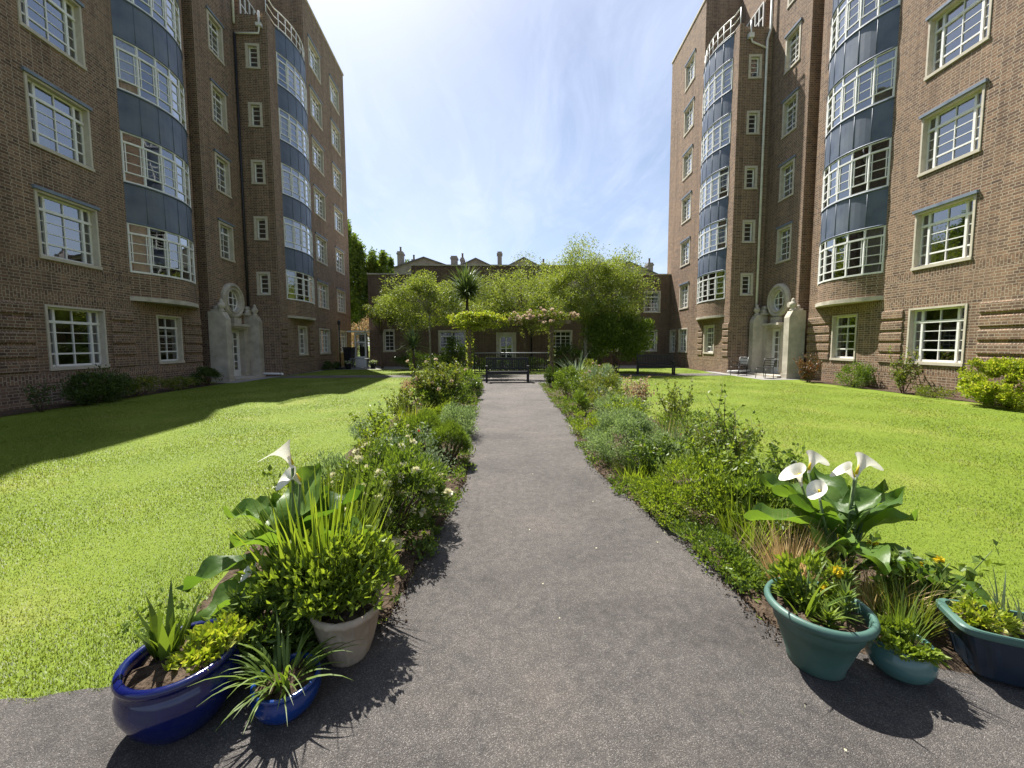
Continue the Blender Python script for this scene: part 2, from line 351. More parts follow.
def leaf_geo(P, D, ln, wd, fold=0.25, shape=0.45):
    """one folded four-cornered leaf per point: base P, direction D"""
    n = len(P); D = unit(D)
    ln = np.broadcast_to(np.asarray(ln, float), (n,))[:, None]; wd = np.broadcast_to(np.asarray(wd, float), (n,))[:, None]
    rnd = rng.normal(size=(n, 3)); S = unit(np.cross(D, rnd)); N = np.cross(S, D)
    mid = P + D * ln * shape
    a = P; b = mid + S * wd * 0.5 + N * wd * fold; c = P + D * ln; d = mid - S * wd * 0.5 + N * wd * fold
    V = np.stack([a, b, c, d], 1).reshape(-1, 3); F = np.arange(n * 4).reshape(n, 4)
    return V, F

def blade_geo(P, az, lean, bend, ln, wd, K=5, taper=1.0, mid=0.35):
    """ribbons that start at P, lean outwards in direction az and bend over"""
    n = len(P); B = lambda x: np.broadcast_to(np.asarray(x, float), (n,))
    az, lean, bend, ln, wd = B(az), B(lean), B(bend), B(ln), B(wd)
    hd = np.stack([np.cos(az), np.sin(az), 0 * az], 1); sd = np.stack([-np.sin(az), np.cos(az), 0 * az], 1)
    up = np.array([0, 0, 1.0]); pts = [P]; a = lean.copy(); cur = P.copy()
    for k in range(K):
        d = hd * np.sin(a)[:, None] + up * np.cos(a)[:, None]
        cur = cur + d * (ln / K)[:, None]; pts.append(cur); a = a + bend / K * (0.5 + k / K)
    V = []
    for k, p in enumerate(pts):
        t = k / K; w = wd * (np.interp(t, [0, mid, 1], [0.6, 1.0, 0.04])) * 0.5
        V += [p - sd * w[:, None], p + sd * w[:, None]]
    V = np.stack(V, 1).reshape(-1, 3); m = 2 * (K + 1)
    base = (np.arange(n) * m)[:, None, None]
    q = np.array([[2 * k, 2 * k + 1, 2 * k + 3, 2 * k + 2] for k in range(K)])[None]
    return V, (base + q).reshape(-1, 4)

def join_geo(*gs):
    V = []; F = []; o = 0
    for v, f in gs: V.append(v); F.append(f + o); o += len(v)
    return np.concatenate(V), np.concatenate(F)

def rand_dirs(n, up=0.0):
    d = unit(rng.normal(size=(n, 3))); d[:, 2] += up; return unit(d)

def clump_pts(n, cent, rad, nclump, spread=0.32, shell=0.55, cut=None):
    """uneven cloud: clump centres spread through an ellipsoid, points gathered round each"""
    cent = np.array(cent, float); rad = np.array(rad, float)
    d = unit(rng.normal(size=(nclump, 3))); rr = shell + (1 - shell) * rng.random(nclump)[:, None] ** 0.7
    C = d * rr * (0.82 + 0.3 * rng.random((nclump, 1)))
    if cut is not None: C[:, 2] = np.maximum(C[:, 2], cut)
    wgt = rng.random(nclump) ** 0.8 + 0.25; idx = rng.choice(nclump, n, p=wgt / wgt.sum())
    sz = (0.6 + 0.8 * rng.random(nclump))[idx][:, None]
    q = C[idx] + unit(rng.normal(size=(n, 3))) * (rng.random((n, 1)) ** 0.5) * spread * sz
    return cent + q * rad, cent, q

# ------------------------------------------------------------------ ground
GZ = 0.004
def sheet(name, poly, z, mat, kind='structure'):
    mb = MB(); mb.quad(*[(x, y, z) for x, y in poly]); o = mb.build(name, mat); return tag(o, kind=kind)

sheet('ground', [(-400, -200), (400, -200), (400, 800), (-400, 800)], -0.012, M['lawn'])
sheet('lawn', [(-13.2, 1.5), (14.6, 1.5), (14.6, 27.6), (-13.2, 27.6)], 0.0, M['lawn'])
# foreground tarmac and the path with its wavering edges
def smooth_poly(pts, n=8, amp=0.02):
    out = []
    P = [np.array(p, float) for p in pts]
    for i in range(len(P) - 1):
        p0, p1, p2, p3 = P[max(i - 1, 0)], P[i], P[i + 1], P[min(i + 2, len(P) - 1)]
        for k in range(n):
            t = k / n
            q = 0.5 * (2 * p1 + (p2 - p0) * t + (2 * p0 - 5 * p1 + 4 * p2 - p3) * t * t + (3 * p1 - p0 - 3 * p2 + p3) * t ** 3)
            out.append((q[0] + random.uniform(-amp, amp), q[1]))
    out.append(tuple(P[-1])); return out
LE = smooth_poly([(-0.62, 2.05), (-0.58, 2.4), (-0.50, 3.2), (-0.38, 4.6), (-0.55, 6.5), (-0.58, 8.5), (-0.62, 10.6), (-0.66, 14.8)])
RE = smooth_poly([(1.40, 2.0), (1.43, 2.3), (1.40, 2.9), (1.16, 4.4), (1.22, 6.0), (1.36, 8.0), (1.40, 10.5), (1.52, 14.8)])
def strip_sheet(name, Lp, Rp, z, mat):
    mb = MB(); n = min(len(Lp), len(Rp))
    for i in range(n - 1):
        mb.quad((*Lp[i], z), (*Rp[i], z), (*Rp[i + 1], z), (*Lp[i + 1], z))
    return tag(mb.build(name, mat), kind='structure')
LE[0] = (-0.62, 2.05); RE[0] = (1.40, 2.0)
strip_sheet('path', LE, RE, 0.004, M['tarmac'])
fe = smooth_poly([(-16, 1.55), (-6, 1.62), (-3.4, 1.58), (-2.1, 1.62), (-1.6, 1.72), (-0.9, 1.95), (-0.62, 2.05)], 8, 0.0)
fe = [(x, y + random.uniform(-0.012, 0.012)) for x, y in fe]; fe[-1] = (-0.62, 2.05)
fr_ = [(1.40, 2.0), (1.52, 1.90), (1.70, 1.80), (1.95, 1.74), (2.2, 1.64), (2.6, 1.5), (4, 1.45), (17, 1.4)]
poly = fe + fr_ + [(17, -9), (-16, -9)]
sheet('forecourt', poly, 0.004, M['tarmac'])
sheet('plaza', [(-2.3, 14.6), (3.0, 14.6), (3.1, 18.2), (-2.4, 18.2)], 0.0045, M['tarmac'])
sheet('cross_path', [(-10.4, 18.3), (11.2, 18.3), (11.2, 19.7), (-10.4, 19.7)], 0.006, M['tarmac'])
sheet('terrace', [(-11.3, 24.4), (12.9, 24.4), (12.9, 27.7), (-11.3, 27.7)], 0.0075, M['paving'])
sheet('entrance_apron', [(-11.5, 16.0), (-10.6, 16.0), (-10.55, 24.4), (-11.5, 24.4)], 0.009, M['paving'])
sheet('entrance_apron', [(10.9, 15.9), (12.6, 15.9), (12.6, 21.0), (11.1, 21.0)], 0.009, M['paving'])

def bed(name, outline, h=0.03):
    c = np.mean(np.array(outline), 0); mb = MB(); n = len(outline)
    inner = [(c[0] + (x - c[0]) * 0.86, c[1] + (y - c[1]) * 0.97) for x, y in outline]
    for i in range(n):
        j = (i + 1) % n
        mb.quad((*outline[i], 0.002), (*outline[j], 0.002), (*inner[j], h), (*inner[i], h))
    mb.quad(*[(x, y, h) for x, y in inner])
    return tag(mb.build(name, M['soil']), kind='structure')
bl = [p for p in LE[1:]][::-1]
bed('flower_bed', [(x - 0.005, y) for x, y in LE[1:]] + [(-2.3, 14.8), (-2.35, 11), (-2.2, 8), (-2.15, 5.5), (-2.0, 3.6), (-1.75, 2.2), (-1.5, 1.85)])
bed('flower_bed', [(1.46, 1.90), (1.80, 1.70), (2.2, 1.58), (2.7, 1.44), (2.55, 1.95), (2.7, 2.6), (2.9, 4), (3.0, 6), (3.1, 9), (3.1, 14.8)] + [(x + 0.005, y) for x, y in RE[1:]][::-1])
def wall_bed(pts, name='border_soil'):
    mb = MB(); mb.quad(*[(x, y, 0.012) for x, y in pts]); return tag(mb.build(name, M['soil']), kind='structure')
wall_bed([(-11.0, -4), (-10.15, -4), (-10.9, 15.9), (-11.9, 15.9)])
wall_bed([(11.45, -4), (12.0, -4), (12.9, 15.6), (12.2, 15.6)])
wall_bed([(-10.95, 21), (-10.6, 21), (-11.0, 27.5), (-11.6, 27.5)])
wall_bed([(11.3, 21.2), (12.2, 20), (12.7, 27), (11.75, 27)])

# ------------------------------------------------------------------ windows
def make_window(parent, w, h, cols, rows, loc, rz=0.0, surround=0.055, depth=0.13, lintel=False, top_row=0.24, bot_row=0.22, casement=None, curtain=None, name='window', glass='glass'):
    """steel casement; +x looks out of the wall, y along it, origin at the sill centre on the wall face"""
    f = MB(); t = 0.028; x0, x1 = -depth - 0.045, -depth
    W2 = w / 2
    f.box(x0, x1, -W2, -W2 + 0.05, 0, h); f.box(x0, x1, W2 - 0.05, W2, 0, h)
    f.box(x0, x1, -W2, W2, 0, 0.055); f.box(x0 - 0.002, x1 + 0.002, -W2, W2, h - 0.05, h)
    zt = h - top_row * h if top_row else h; zb = bot_row * h if bot_row else 0.05
    if top_row: f.box(x0 - 0.004, x1 + 0.03, -W2 + 0.01, W2 - 0.01, zt - 0.035, zt + 0.035)
    if bot_row: f.box(x0 - 0.004, x1 + 0.008, -W2 + 0.01, W2 - 0.01, zb - 0.022, zb + 0.022)
    for c in cols:
        f.box(x0 - 0.003, x1 + (0.022 if c[1] else 0.004), c[0] * w - (0.030 if c[1] else 0.012), c[0] * w + (0.030 if c[1] else 0.012), 0.02, h - 0.02)
    for k in range(1, rows):
        z = zb + (zt - zb) * k / rows
        f.box(x0 + 0.004, x1 - 0.002, -W2 + 0.02, W2 - 0.02, z - 0.011, z + 0.011)
    win = f.build(name, M['white'], parent, loc); win.rotation_euler = (0, 0, rz)
    p = MB(); xg = -depth - 0.022
    p.quad((xg, -W2 + 0.02, 0.02), (xg, W2 - 0.02, 0.02), (xg, W2 - 0.02, h - 0.02), (xg, -W2 + 0.02, h - 0.02))
    p.build('pane', M[glass], win)
    s = surround; b = MB(); xo = 0.02; xi = -depth - 0.05
    b.box(xi, xo, -W2 - s, -W2, -0.09, h + s); b.box(xi, xo, W2, W2 + s, -0.09, h + s)
    b.box(xi, xo + 0.003, -W2, W2, h, h + s); b.box(xi, xo + 0.022, -W2 - s - 0.01, W2 + s + 0.01, -0.09, -0.004)
    b.build('surround', M['surround'], win)
    if lintel:
        l = MB(); l.box(-0.02, 0.07, -W2 - s - 0.05, W2 + s + 0.05, h + s + 0.003, h + s + 0.085)
        l.build('lintel', M['lintel'], win)
    if curtain: add_curtain(win, w, h, depth, curtain)
    return win

def add_curtain(win, w, h, depth, spec):
    """folded hanging cloth: spec = list of (from, to) in shares of the width, or 'blind'"""
    mb = MB(); x = -depth - 0.17; mat = M['curtain']
    if spec == 'purple': mat = M['curtain_purple']; spec = [(0.55, 0.8)]
    if spec == 'blind':
        z = h * 0.55; mb.quad((x, -w / 2, z), (x, w / 2, z), (x, w / 2, h), (x, -w / 2, h))
    else:
        for a, b in spec:
            n = max(4, int((b - a) * w / 0.05))
            for i in range(n):
                y0 = -w / 2 + w * (a + (b - a) * i / n); y1 = -w / 2 + w * (a + (b - a) * (i + 1) / n)
                xa = x + 0.025 * math.sin(i * 1.7); xb = x + 0.025 * math.sin((i + 1) * 1.7)
                mb.quad((xa, y0, 0), (xb, y1, 0), (xb, y1, h), (xa, y0, h))
    mb.build('curtain', mat, win)

BIG = [(-0.33, True), (0.0, False), (0.33, True)]
TWO = [(0.0, False)]
CUR = [None, [(0, 0.22)], [(0.8, 1.0)], [(0, 0.2), (0.8, 1)], None, 'blind', [(0, 0.5)], None]
def rc(): return random.choice(CUR)

# ------------------------------------------------------------------ walls with openings
def wall(mb, P, a0, a1, z0, z1, holes=(), bands=()):
    """P(a, z) -> local point; holes (a0,a1,z0,z1); bands (z0,z1) laid as soldier courses"""
    A = sorted({a0, a1, *[h[0] for h in holes], *[h[1] for h in holes]}); A = [a for a in A if a0 - 1e-6 <= a <= a1 + 1e-6]
    Z = sorted({z0, z1, *[h[2] for h in holes], *[h[3] for h in holes], *[b[0] for b in bands], *[b[1] for b in bands]}); Z = [z for z in Z if z0 - 1e-6 <= z <= z1 + 1e-6]
    for i in range(len(A) - 1):
        for j in range(len(Z) - 1):
            ca, cz = (A[i] + A[i + 1]) / 2, (Z[j] + Z[j + 1]) / 2
            if any(h[0] < ca < h[1] and h[2] < cz < h[3] for h in holes): continue
            mb.quad(P(A[i], Z[j]), P(A[i + 1], Z[j]), P(A[i + 1], Z[j + 1]), P(A[i], Z[j + 1]), sw=any(b[0] < cz < b[1] for b in bands))

def hole(c, w, h, z, s=0.06): return (c - w / 2 - s, c + w / 2 + s, z - 0.09, z + h + s)

BANDS = [(0.58, 0.80), (2.66, 2.90), (3.42, 3.64)]

def arc(c, half, proj, n, w0=0.0):
    Rr = (half * half + proj * proj) / (2 * proj); al = math.asin(half / Rr)
    return [(w0 + proj - Rr + Rr * math.cos(-al + 2 * al * i / n), c + Rr * math.sin(-al + 2 * al * i / n)) for i in range(n + 1)]

def bow_window(parent, sgn, c, half, proj, w0, z0, h, curtain=False):
    N = 6; pts = arc(c, half, proj, N, w0); f = MB(sgn); p = MB(sgn); cu = MB(sgn)
    zt, zb = h * 0.79, h * 0.21
    for i in range(N):
        (wa, ua), (wb, ub) = pts[i], pts[i + 1]
        d = Vector((wb - wa, ub - ua, 0)).normalized(); nr = Vector((d.y, -d.x, 0))
        A = Vector((wa, ua, 0)); B = Vector((wb, ub, 0))
        def hb(z, th, dp): f.beam(A + d * 0.01 + Vector((0, 0, z)), B - d * 0.01 + Vector((0, 0, z)), nr * dp, Vector((0, 0, th)))
        hb(0.03, 0.03, 0.035); hb(h - 0.025, 0.025, 0.034); hb(zt, 0.03, 0.038); hb(zb, 0.02, 0.030)
        for k in (1, 2): hb(zb + (zt - zb) * k / 3, 0.012, 0.018)
        inx = A + d * 0.075; iny = B - d * 0.075
        for q in (inx, iny): f.beam(q + Vector((0, 0, zb)), q + Vector((0, 0, zt)), d * 0.012, nr * 0.024)
        p.quad(A + Vector((0, 0, 0.02)), B + Vector((0, 0, 0.02)), B + Vector((0, 0, h - 0.02)), A + Vector((0, 0, h - 0.02)))
        if curtain and i in (0, 4, 5):
            for k in range(8):
                a = A.lerp(B, k / 8) - nr * (0.16 + 0.02 * math.sin(k * 2.1)); b = A.lerp(B, (k + 1) / 8) - nr * (0.16 + 0.02 * math.sin((k + 1) * 2.1))
                cu.quad(a, b, b + Vector((0, 0, h)), a + Vector((0, 0, h)))
    for i in range(N + 1):
        w_, u_ = pts[i]; f.beam((w_, u_, 0), (w_, u_, h), (0.028, 0, 0), (0, 0.026, 0))
    win = f.build('bow_window', M['white'], parent, (0, 0, z0)); p.build('pane', M['glass'], win)
    if cu.f: cu.build('curtain', M['curtain'], win)
    return win

def spandrel(parent, sgn, c, half, proj, w0, z0, h):
    N = 18; pts = arc(c, half + 0.02, proj + 0.02, N, w0); mb = MB(sgn)
    for i in range(N):
        (wa, ua), (wb, ub) = pts[i], pts[i + 1]
        mb.quad((wa, ua, 0), (wb, ub, 0), (wb, ub, h), (wa, ua, h), sm=False)
        mb.quad((wa, ua, h), (wb, ub, h), (w0 - 0.05, ub, h), (w0 - 0.05, ua, h)); mb.quad((wa, ua, 0), (w0 - 0.05, ua, 0), (w0 - 0.05, ub, 0), (wb, ub, 0))
        if i % 3 == 0 and i: mb.tube([(wa + 0.006, ua, 0.02), (wa + 0.003, ua, h - 0.02)], 0.010, 6)
    for z in (0.0, h):
        mb.tube([(w_ + 0.01, u_, z) for w_, u_ in pts], 0.028, 6)
    o = mb.build('spandrel_panel', M['lead'], parent, (0, 0, z0), smooth=None); return o

def stone_arc_slab(mb, c, half, proj, w0, z0, z1, N=18, back=-0.02):
    pts = arc(c, half, proj, N, w0)
    for i in range(N):
        (wa, ua), (wb, ub) = pts[i], pts[i + 1]
        mb.quad((wa, ua, z0), (wb, ub, z0), (wb, ub, z1), (wa, ua, z1))
        mb.quad((wa, ua, z1), (wb, ub, z1), (w0 + back, ub, z1), (w0 + back, ua, z1)); mb.quad((wa, ua, z0), (w0 + back, ua, z0), (w0 + back, ub, z0), (wb, ub, z0))

TOP = 21.0
def rust(mb, u0, u1, w0, z0=0.86, n=5, pitch=0.352, hgt=0.285):
    for k in range(n):
        z = z0 + k * pitch
        a, b = 0.012, 0.042      # chamfered band
        P = [(w0 - 0.01, z), (w0 + a, z), (w0 + b, z + 0.03), (w0 + b, z + hgt - 0.03), (w0 + a, z + hgt), (w0 - 0.01, z + hgt)]
        for i in range(5): mb.quad((P[i][0], u0, P[i][1]), (P[i][0], u1, P[i][1]), (P[i + 1][0], u1, P[i + 1][1]), (P[i + 1][0], u0, P[i + 1][1]))
        for u in (u0, u1): mb.quad(*[(w, u, zz) for w, zz in P])

def mansion(sgn, prm, label):
    X0, slope = prm['X0'], prm['slope']
    rz = -math.atan(slope) if sgn > 0 else math.pi - math.atan(slope)
    root = thing('apartment_block', label, 'building', (X0, 15, 0), rz)
    wb = MB(sgn)
    Cw, uB0, uB1, uA1, uE = prm['Cw'], prm['uB0'], prm['uB1'], prm['uA1'], prm['uE']
    uA0 = -19.0
    # ---- openings of the near block
    holesA = []; winA = []
    bw, bh = 1.50, 1.55
    for c in (prm['big'], prm['big'] - 5.1):
        for k in range(7):
            z = 0.96 if k == 0 else 3.80 + 2.76 * (k - 1)
            holesA.append(hole(c, bw, bh, z)); winA.append((c, bw, bh, z, k))
    holesA.append(hole(prm['small'], 1.02, bh, 0.96))
    # the bow is open to the room behind
    for k in range(1, 7):
        holesA.append((prm['bow'] - 1.3, prm['bow'] + 1.3, 3.9 + 2.77 * (k - 1), 5.35 + 2.77 * (k - 1)))
    wall(wb, lambda a, z: (0, a, z), uA0, uA1, 0, TOP, holesA, BANDS)
    # the slot between the near block and the staircase bay
    wb.quad((0, uA1, 0), (-0.95, uA1, 0), (-0.95, uA1, TOP), (0, uA1, TOP))
    wb.quad((-0.95, uA1, 0), (-0.95, uB0, 0), (-0.95, uB0, TOP), (-0.95, uA1, TOP))
    wall(wb, lambda a, z: (a, uB0, z), -0.95, 0, 0, TOP, (), BANDS)
    # staircase bay
    holesB = [hole(prm['bwin'], 0.80, 1.40, 5.33 + 2.82 * k, 0.08) for k in range(6)]
    rcn = prm['ring']
    holesB += [(rcn - 0.55, rcn + 0.55, 3.5 - 0.55, 3.5 + 0.55), (rcn - 0.5, rcn + 0.5, 0.1, 2.25)]
    wall(wb, lambda a, z: (0, a, z), uB0, uB1, 0, TOP, holesB, ())
    # return of the far block, facing the camera
    swc = prm['sw']; hR = [(swc - 0.31, swc + 0.31, 3.88 + 2.58 * k, 5.0 + 2.58 * k) for k in range(5)]
    ztr = 16.6
    wall(wb, lambda a, z: (a, uB1, z), 0, Cw, 0, ztr, hR, BANDS)
    uP, g = uB1 + 1.4, Cw - 1.95; wpc = g - 0.50
    wb.quad((0, uB1, ztr), (-12, uB1, ztr), (-12, uB1, TOP), (0, uB1, TOP))
    wall(wb, lambda a, z: (a, uP, z), -12, g, ztr, TOP, [(wpc - 0.31, wpc + 0.31, ztr + 0.06, ztr + 1.62)])
    # far block front
    cb = prm['cbow']; ch = prm['chalf']; uT = cb + ch + 0.05
    holesC = []; winC = []
    for c, w in prm['ccols']:
        for k in range(7):
            z = 1.04 if k == 0 else 3.86 + 2.76 * (k - 1)
            holesC.append(hole(c, w, 1.42, z, 0.073)); winC.append((c, w, 1.42, z, k))
    holesC1 = [hole(cb, prm['csw'], 1.42, 1.04, 0.10)] + [(cb - ch + 0.15, cb + ch - 0.15, 3.9 + 2.57 * (k - 1), 5.3 + 2.57 * (k - 1)) for k in range(1, 6)]
    wall(wb, lambda a, z: (Cw, a, z), uB1, uT, 0, ztr, holesC1, BANDS)
    holesC2 = list(holesC)
    if prm.get('cgnd'): 
        c, w = prm['cgnd']; holesC2.append(hole(c, w, 1.42, 0.98, 0.10))
    wall(wb, lambda a, z: (Cw, a, z), uT, uE, 0, TOP, holesC2, BANDS)
    # terrace notch and set-back wall
    wb.quad((g, uP, ztr), (g, uT, ztr), (g, uT, TOP), (g, uP, TOP))
    wb.quad((g, uT, ztr), (Cw, uT, ztr), (Cw, uT, TOP), (g, uT, TOP))
    wb.quad((-12, uB1, ztr), (Cw, uB1, ztr), (Cw, uT, ztr), (-12, uT, ztr))
    wb.box(Cw - 0.24, Cw - 0.003, uB1 + 0.003, uB1 + 0.4, ztr + 0.002, ztr + 0.16)
    # ends and back
    wb.quad((Cw, uE, 0), (-12, uE, 0), (-12, uE, TOP), (Cw, uE, TOP))
    wb.quad((0, uA0, 0), (-12, uA0, 0), (-12, uA0, TOP), (0, uA0, TOP)); wb.quad((-12, uA0, 0), (-12, uE, 0), (-12, uE, TOP), (-12, uA0, TOP))
    # ribbed brick bands of the ground floor
    sm, bg = prm['small'], prm['big']
    rust(wb, sm + 0.66, uA1 - 0.02, 0); rust(wb, bg + 0.98, bg + 1.75, 0); rust(wb, bg - 2.2, bg - 1.1, 0); rust(wb, bg - 4.0, bg - 3.0, 0)
    rust(wb, uB1 + 0.02, uB1 + 0.62, Cw); rust(wb, cb + 0.8, cb + 1.4, Cw)
    for c, w in prm['ccols']: rust(wb, c + w / 2 + 0.2, c + w / 2 + 0.55, Cw)
    # aprons under the bows
    for (c, hf, pj, w0, zl, zs) in ((prm['bow'], 1.42, 0.52, 0, 3.08, 3.82), (cb, ch, 0.42, Cw, 3.02, 3.80)):
        pts = arc(c, hf, pj, 18, w0)
        for i in range(18):
            (wa, ua), (wc, uc) = pts[i], pts[i + 1]
            wb.quad((wa, ua, zl), (wc, uc, zl), (wc, uc, zs), (wa, ua, zs)); wb.quad((wa, ua, zs), (wc, uc, zs), (w0 - .05, uc, zs), (w0 - .05, ua, zs))
    wb.build('wall', M['brick'], root)
    # parapet coping and roof
    ro = MB(sgn)
    ro.quad((0.0, uA0, TOP - 0.3), (0.0, uB1, TOP - 0.3), (-12, uB1, TOP - 0.3), (-12, uA0, TOP - 0.3))
    ro.quad((Cw, uT, TOP - 0.3), (Cw, uE, TOP - 0.3), (-12, uE, TOP - 0.3), (-12, uT, TOP - 0.3)); ro.quad((g, uP, TOP - .3), (g, uT, TOP - .3), (-12, uT, TOP - .3), (-12, uP, TOP - .3))
    ro.box(-0.3, 0.05, uA0 - .03, uA1, TOP + 0.002, TOP + 0.10); ro.box(-0.3, 0.05, uB0, uB1 - 0.06, TOP + 0.002, TOP + 0.10)
    ro.box(Cw - 0.3, Cw + 0.05, uT - 0.03, uE + 0.05, TOP + 0.002, TOP + 0.10); ro.box(-12, Cw - 0.302, uE - 0.3, uE + 0.05, TOP + 0.002, TOP + 0.10)
    ro.build('roof', M['surround'], root)
    # dark rooms behind the glass
    ins = MB(sgn)
    ins.quad((-0.75, uA0 + .1, 0.05), (-0.75, uA1 - .05, 0.05), (-0.75, uA1 - .05, TOP - .4), (-0.75, uA0 + .1, TOP - .4))
    ins.quad((-1.2, uB0 + .05, 0.05), (-1.2, uB1 - .05, 0.05), (-1.2, uB1 - .05, TOP - .4), (-1.2, uB0 + .05, TOP - .4))
    ins.quad((-0.5, uB1 + .55, 0.05), (Cw - .35, uB1 + .55, 0.05), (Cw - .35, uB1 + .55, ztr - .2), (-0.5, uB1 + .55, ztr - .2))
    ins.quad((Cw - .75, uB1 + .6, 0.05), (Cw - .75, uE - .05, 0.05), (Cw - .75, uE - .05, ztr - .2), (Cw - .75, uB1 + .6, ztr - .2)); ins.quad((Cw - .75, uT + .05, ztr - .2), (Cw - .75, uE - .05, ztr - .2), (Cw - .75, uE - .05, TOP - .4), (Cw - .75, uT + .05, TOP - .4))
    for k in range(8):
        z = 2.95 + 2.76 * k if k else 2.98
        if z > TOP - .4: break
        ins.quad((-0.06, uA0 + .1, z), (-0.06, uA1 - .05, z), (-0.75, uA1 - .05, z), (-0.75, uA0 + .1, z)); ins.quad((Cw - .06, uT, z), (Cw - .06, uE - .05, z), (Cw - .75, uE - .05, z), (Cw - .75, uT, z))
    ins.build('interior', M['room'], root)
    # ---- windows: one of each kind, then copies
    Y = lambda u: sgn * u
    def place(src, u, z, w=0.0, rz=0.0, cur=None, lint=None):
        c = copy_tree(src, root); c.location = (w, Y(u), z); c.rotation_euler = (0, 0, rz)
        return c
    proto_l = make_window(root, bw, bh, BIG, 3, (0, Y(winA[1][0]), winA[1][3]), lintel=True)
    proto_g = make_window(root, bw, bh, BIG, 3, (0, Y(winA[0][0]), winA[0][3]))
    for i, (c, w, h, z, k) in enumerate(winA):
        if i == 0: o = proto_g
        elif i == 1: o = proto_l
        else: o = place(proto_g if k == 0 else proto_l, c, z)
        if i not in (0,):
            sp = ('purple' if (sgn > 0 and i == 1) else rc())
            if sp: add_curtain(o, w, h, 0.15, sp)
    make_window(root, 1.02, bh, TWO, 3, (0, Y(prm['small']), 0.96), curtain=[(0, 0.18)])
    pb = make_window(root, 0.80, 1.40, TWO, 3, (0, Y(prm['bwin']), 5.33), lintel=True, surround=0.10)
    for k in range(1, 6): place(pb, prm['bwin'], 5.33 + 2.82 * k)
    rr_ = -math.pi / 2 * sgn
    ps = make_window(root, 0.40, 0.92, [], 4, (swc, Y(uB1), 3.99), rr_, surround=0.11, depth=0.10, top_row=0, bot_row=0)
    for k in range(1, 5):
        c = copy_tree(ps, root); c.location = (swc, Y(uB1), 3.99 + 2.58 * k)
    make_window(root, 0.50, 1.45, [(0.0, False)], 5, (wpc, Y(uP), ztr + 0.10), rr_, surround=0.05, depth=0.06, top_row=0, bot_row=0)
    first = {}
    for i, (c, w, h, z, k) in enumerate(winC):
        key = (round(w, 2), k > 0)
        if key not in first:
            first[key] = o = make_window(root, w, h, TWO if w < 1.25 else [(-0.17, True), (0.17, True)], 3, (Cw, Y(c), z), surround=0.075, lintel=k > 0)
        else: o = place(first[key], c, z, Cw)
        sp = rc()
        if sp and not any(ch_.name.startswith('curtain') for ch_ in o.children): add_curtain(o, w, h, 0.15, sp)
    make_window(root, prm['csw'], 1.42, TWO, 3, (Cw, Y(cb), 1.04), surround=0.10)
    if prm.get('cgnd'): make_window(root, prm['cgnd'][1], 1.42, TWO, 3, (Cw, Y(prm['cgnd'][0]), 0.98), surround=0.10)
    # ---- bows
    w1 = bow_window(root, sgn, prm['bow'], 1.42, 0.52, 0, 3.83, 1.55, True)
    s1 = spandrel(root, sgn, prm['bow'], 1.42, 0.52, 0, 5.385, 1.205)
    for k in range(1, 6):
        c = copy_tree(w1, root); c.location = (0, 0, 3.83 + 2.77 * k)
        if k % 2:
            for x in list(c.children):
                if x.name.startswith('curtain'): bpy.data.objects.remove(x)
        c = copy_tree(s1, root); c.location = (0, 0, 5.385 + 2.77 * k)
    w2 = bow_window(root, sgn, cb, ch, 0.42, Cw, 3.82, 1.48, True)
    s2 = spandrel(root, sgn, cb, ch, 0.42, Cw, 5.31, 1.07)
    for k in range(1, 5):
        c = copy_tree(w2, root); c.location = (0, 0, 3.82 + 2.57 * k)
        if k % 2 == 0:
            for x in list(c.children):
                if x.name.startswith('curtain'): bpy.data.objects.remove(x)
        c = copy_tree(s2, root); c.location = (0, 0, 5.31 + 2.57 * k)
    lg = MB(sgn); stone_arc_slab(lg, prm['bow'], 1.52, 0.60, 0, 2.94, 3.075); lg.build('stone_ledge', M['stone'], root)
    lg = MB(sgn); stone_arc_slab(lg, cb, ch + 0.04, 0.48, Cw, 2.90, 3.015); lg.build('stone_ledge', M['stone'], root)
    # ---- terrace railing on top of the far bow
    tr = MB(sgn); pts = arc(cb, ch, 0.40, 16, Cw - 0.02)
    zt0 = ztr + 0.08
    line = [(Cw - 0.04, uB1 + 0.05)] + pts + [(Cw - 0.02, uT - 0.02)]
    for z in (zt0 + 0.12, zt0 + 0.48, zt0 + 0.85):
        tr.tube([(a, b, z) for a, b in line], 0.022 if z < zt0 + 0.8 else 0.032, 6)
    for a, b in line[::2]: tr.tube([(a, b, zt0 - 0.25), (a, b, zt0 + 0.85)], 0.02, 6)
    tr.build('terrace_railing', M['white'], root)
    # white glazed front of the set-back top floor
    pf = MB(sgn); g = g + 0.02
    for i in range(7):
        u = uP + 0.1 + (uT - uP - 0.2) * i / 6; pf.box(g, g + 0.05, u - 0.03, u + 0.03, ztr, ztr + 2.3)
    for z in (ztr + 0.05, ztr + 0.9, ztr + 1.6, ztr + 2.3): pf.box(g + 0.003, g + 0.047, uP + 0.1, uT - 0.1, z - 0.03, z + 0.03)
    pf = pf.build('top_floor_glazing', M['white'], root)
    gp = MB(sgn); gp.quad((g + 0.02, uP + .1, ztr), (g + 0.02, uT - .1, ztr), (g + 0.02, uT - .1, ztr + 2.3), (g + 0.02, uP + .1, ztr + 2.3)); gp.build('pane', M['glass'], pf)
    # ---- downpipes
    dp = MB(sgn); ub = uB1 - 0.09
    zj = 15.9
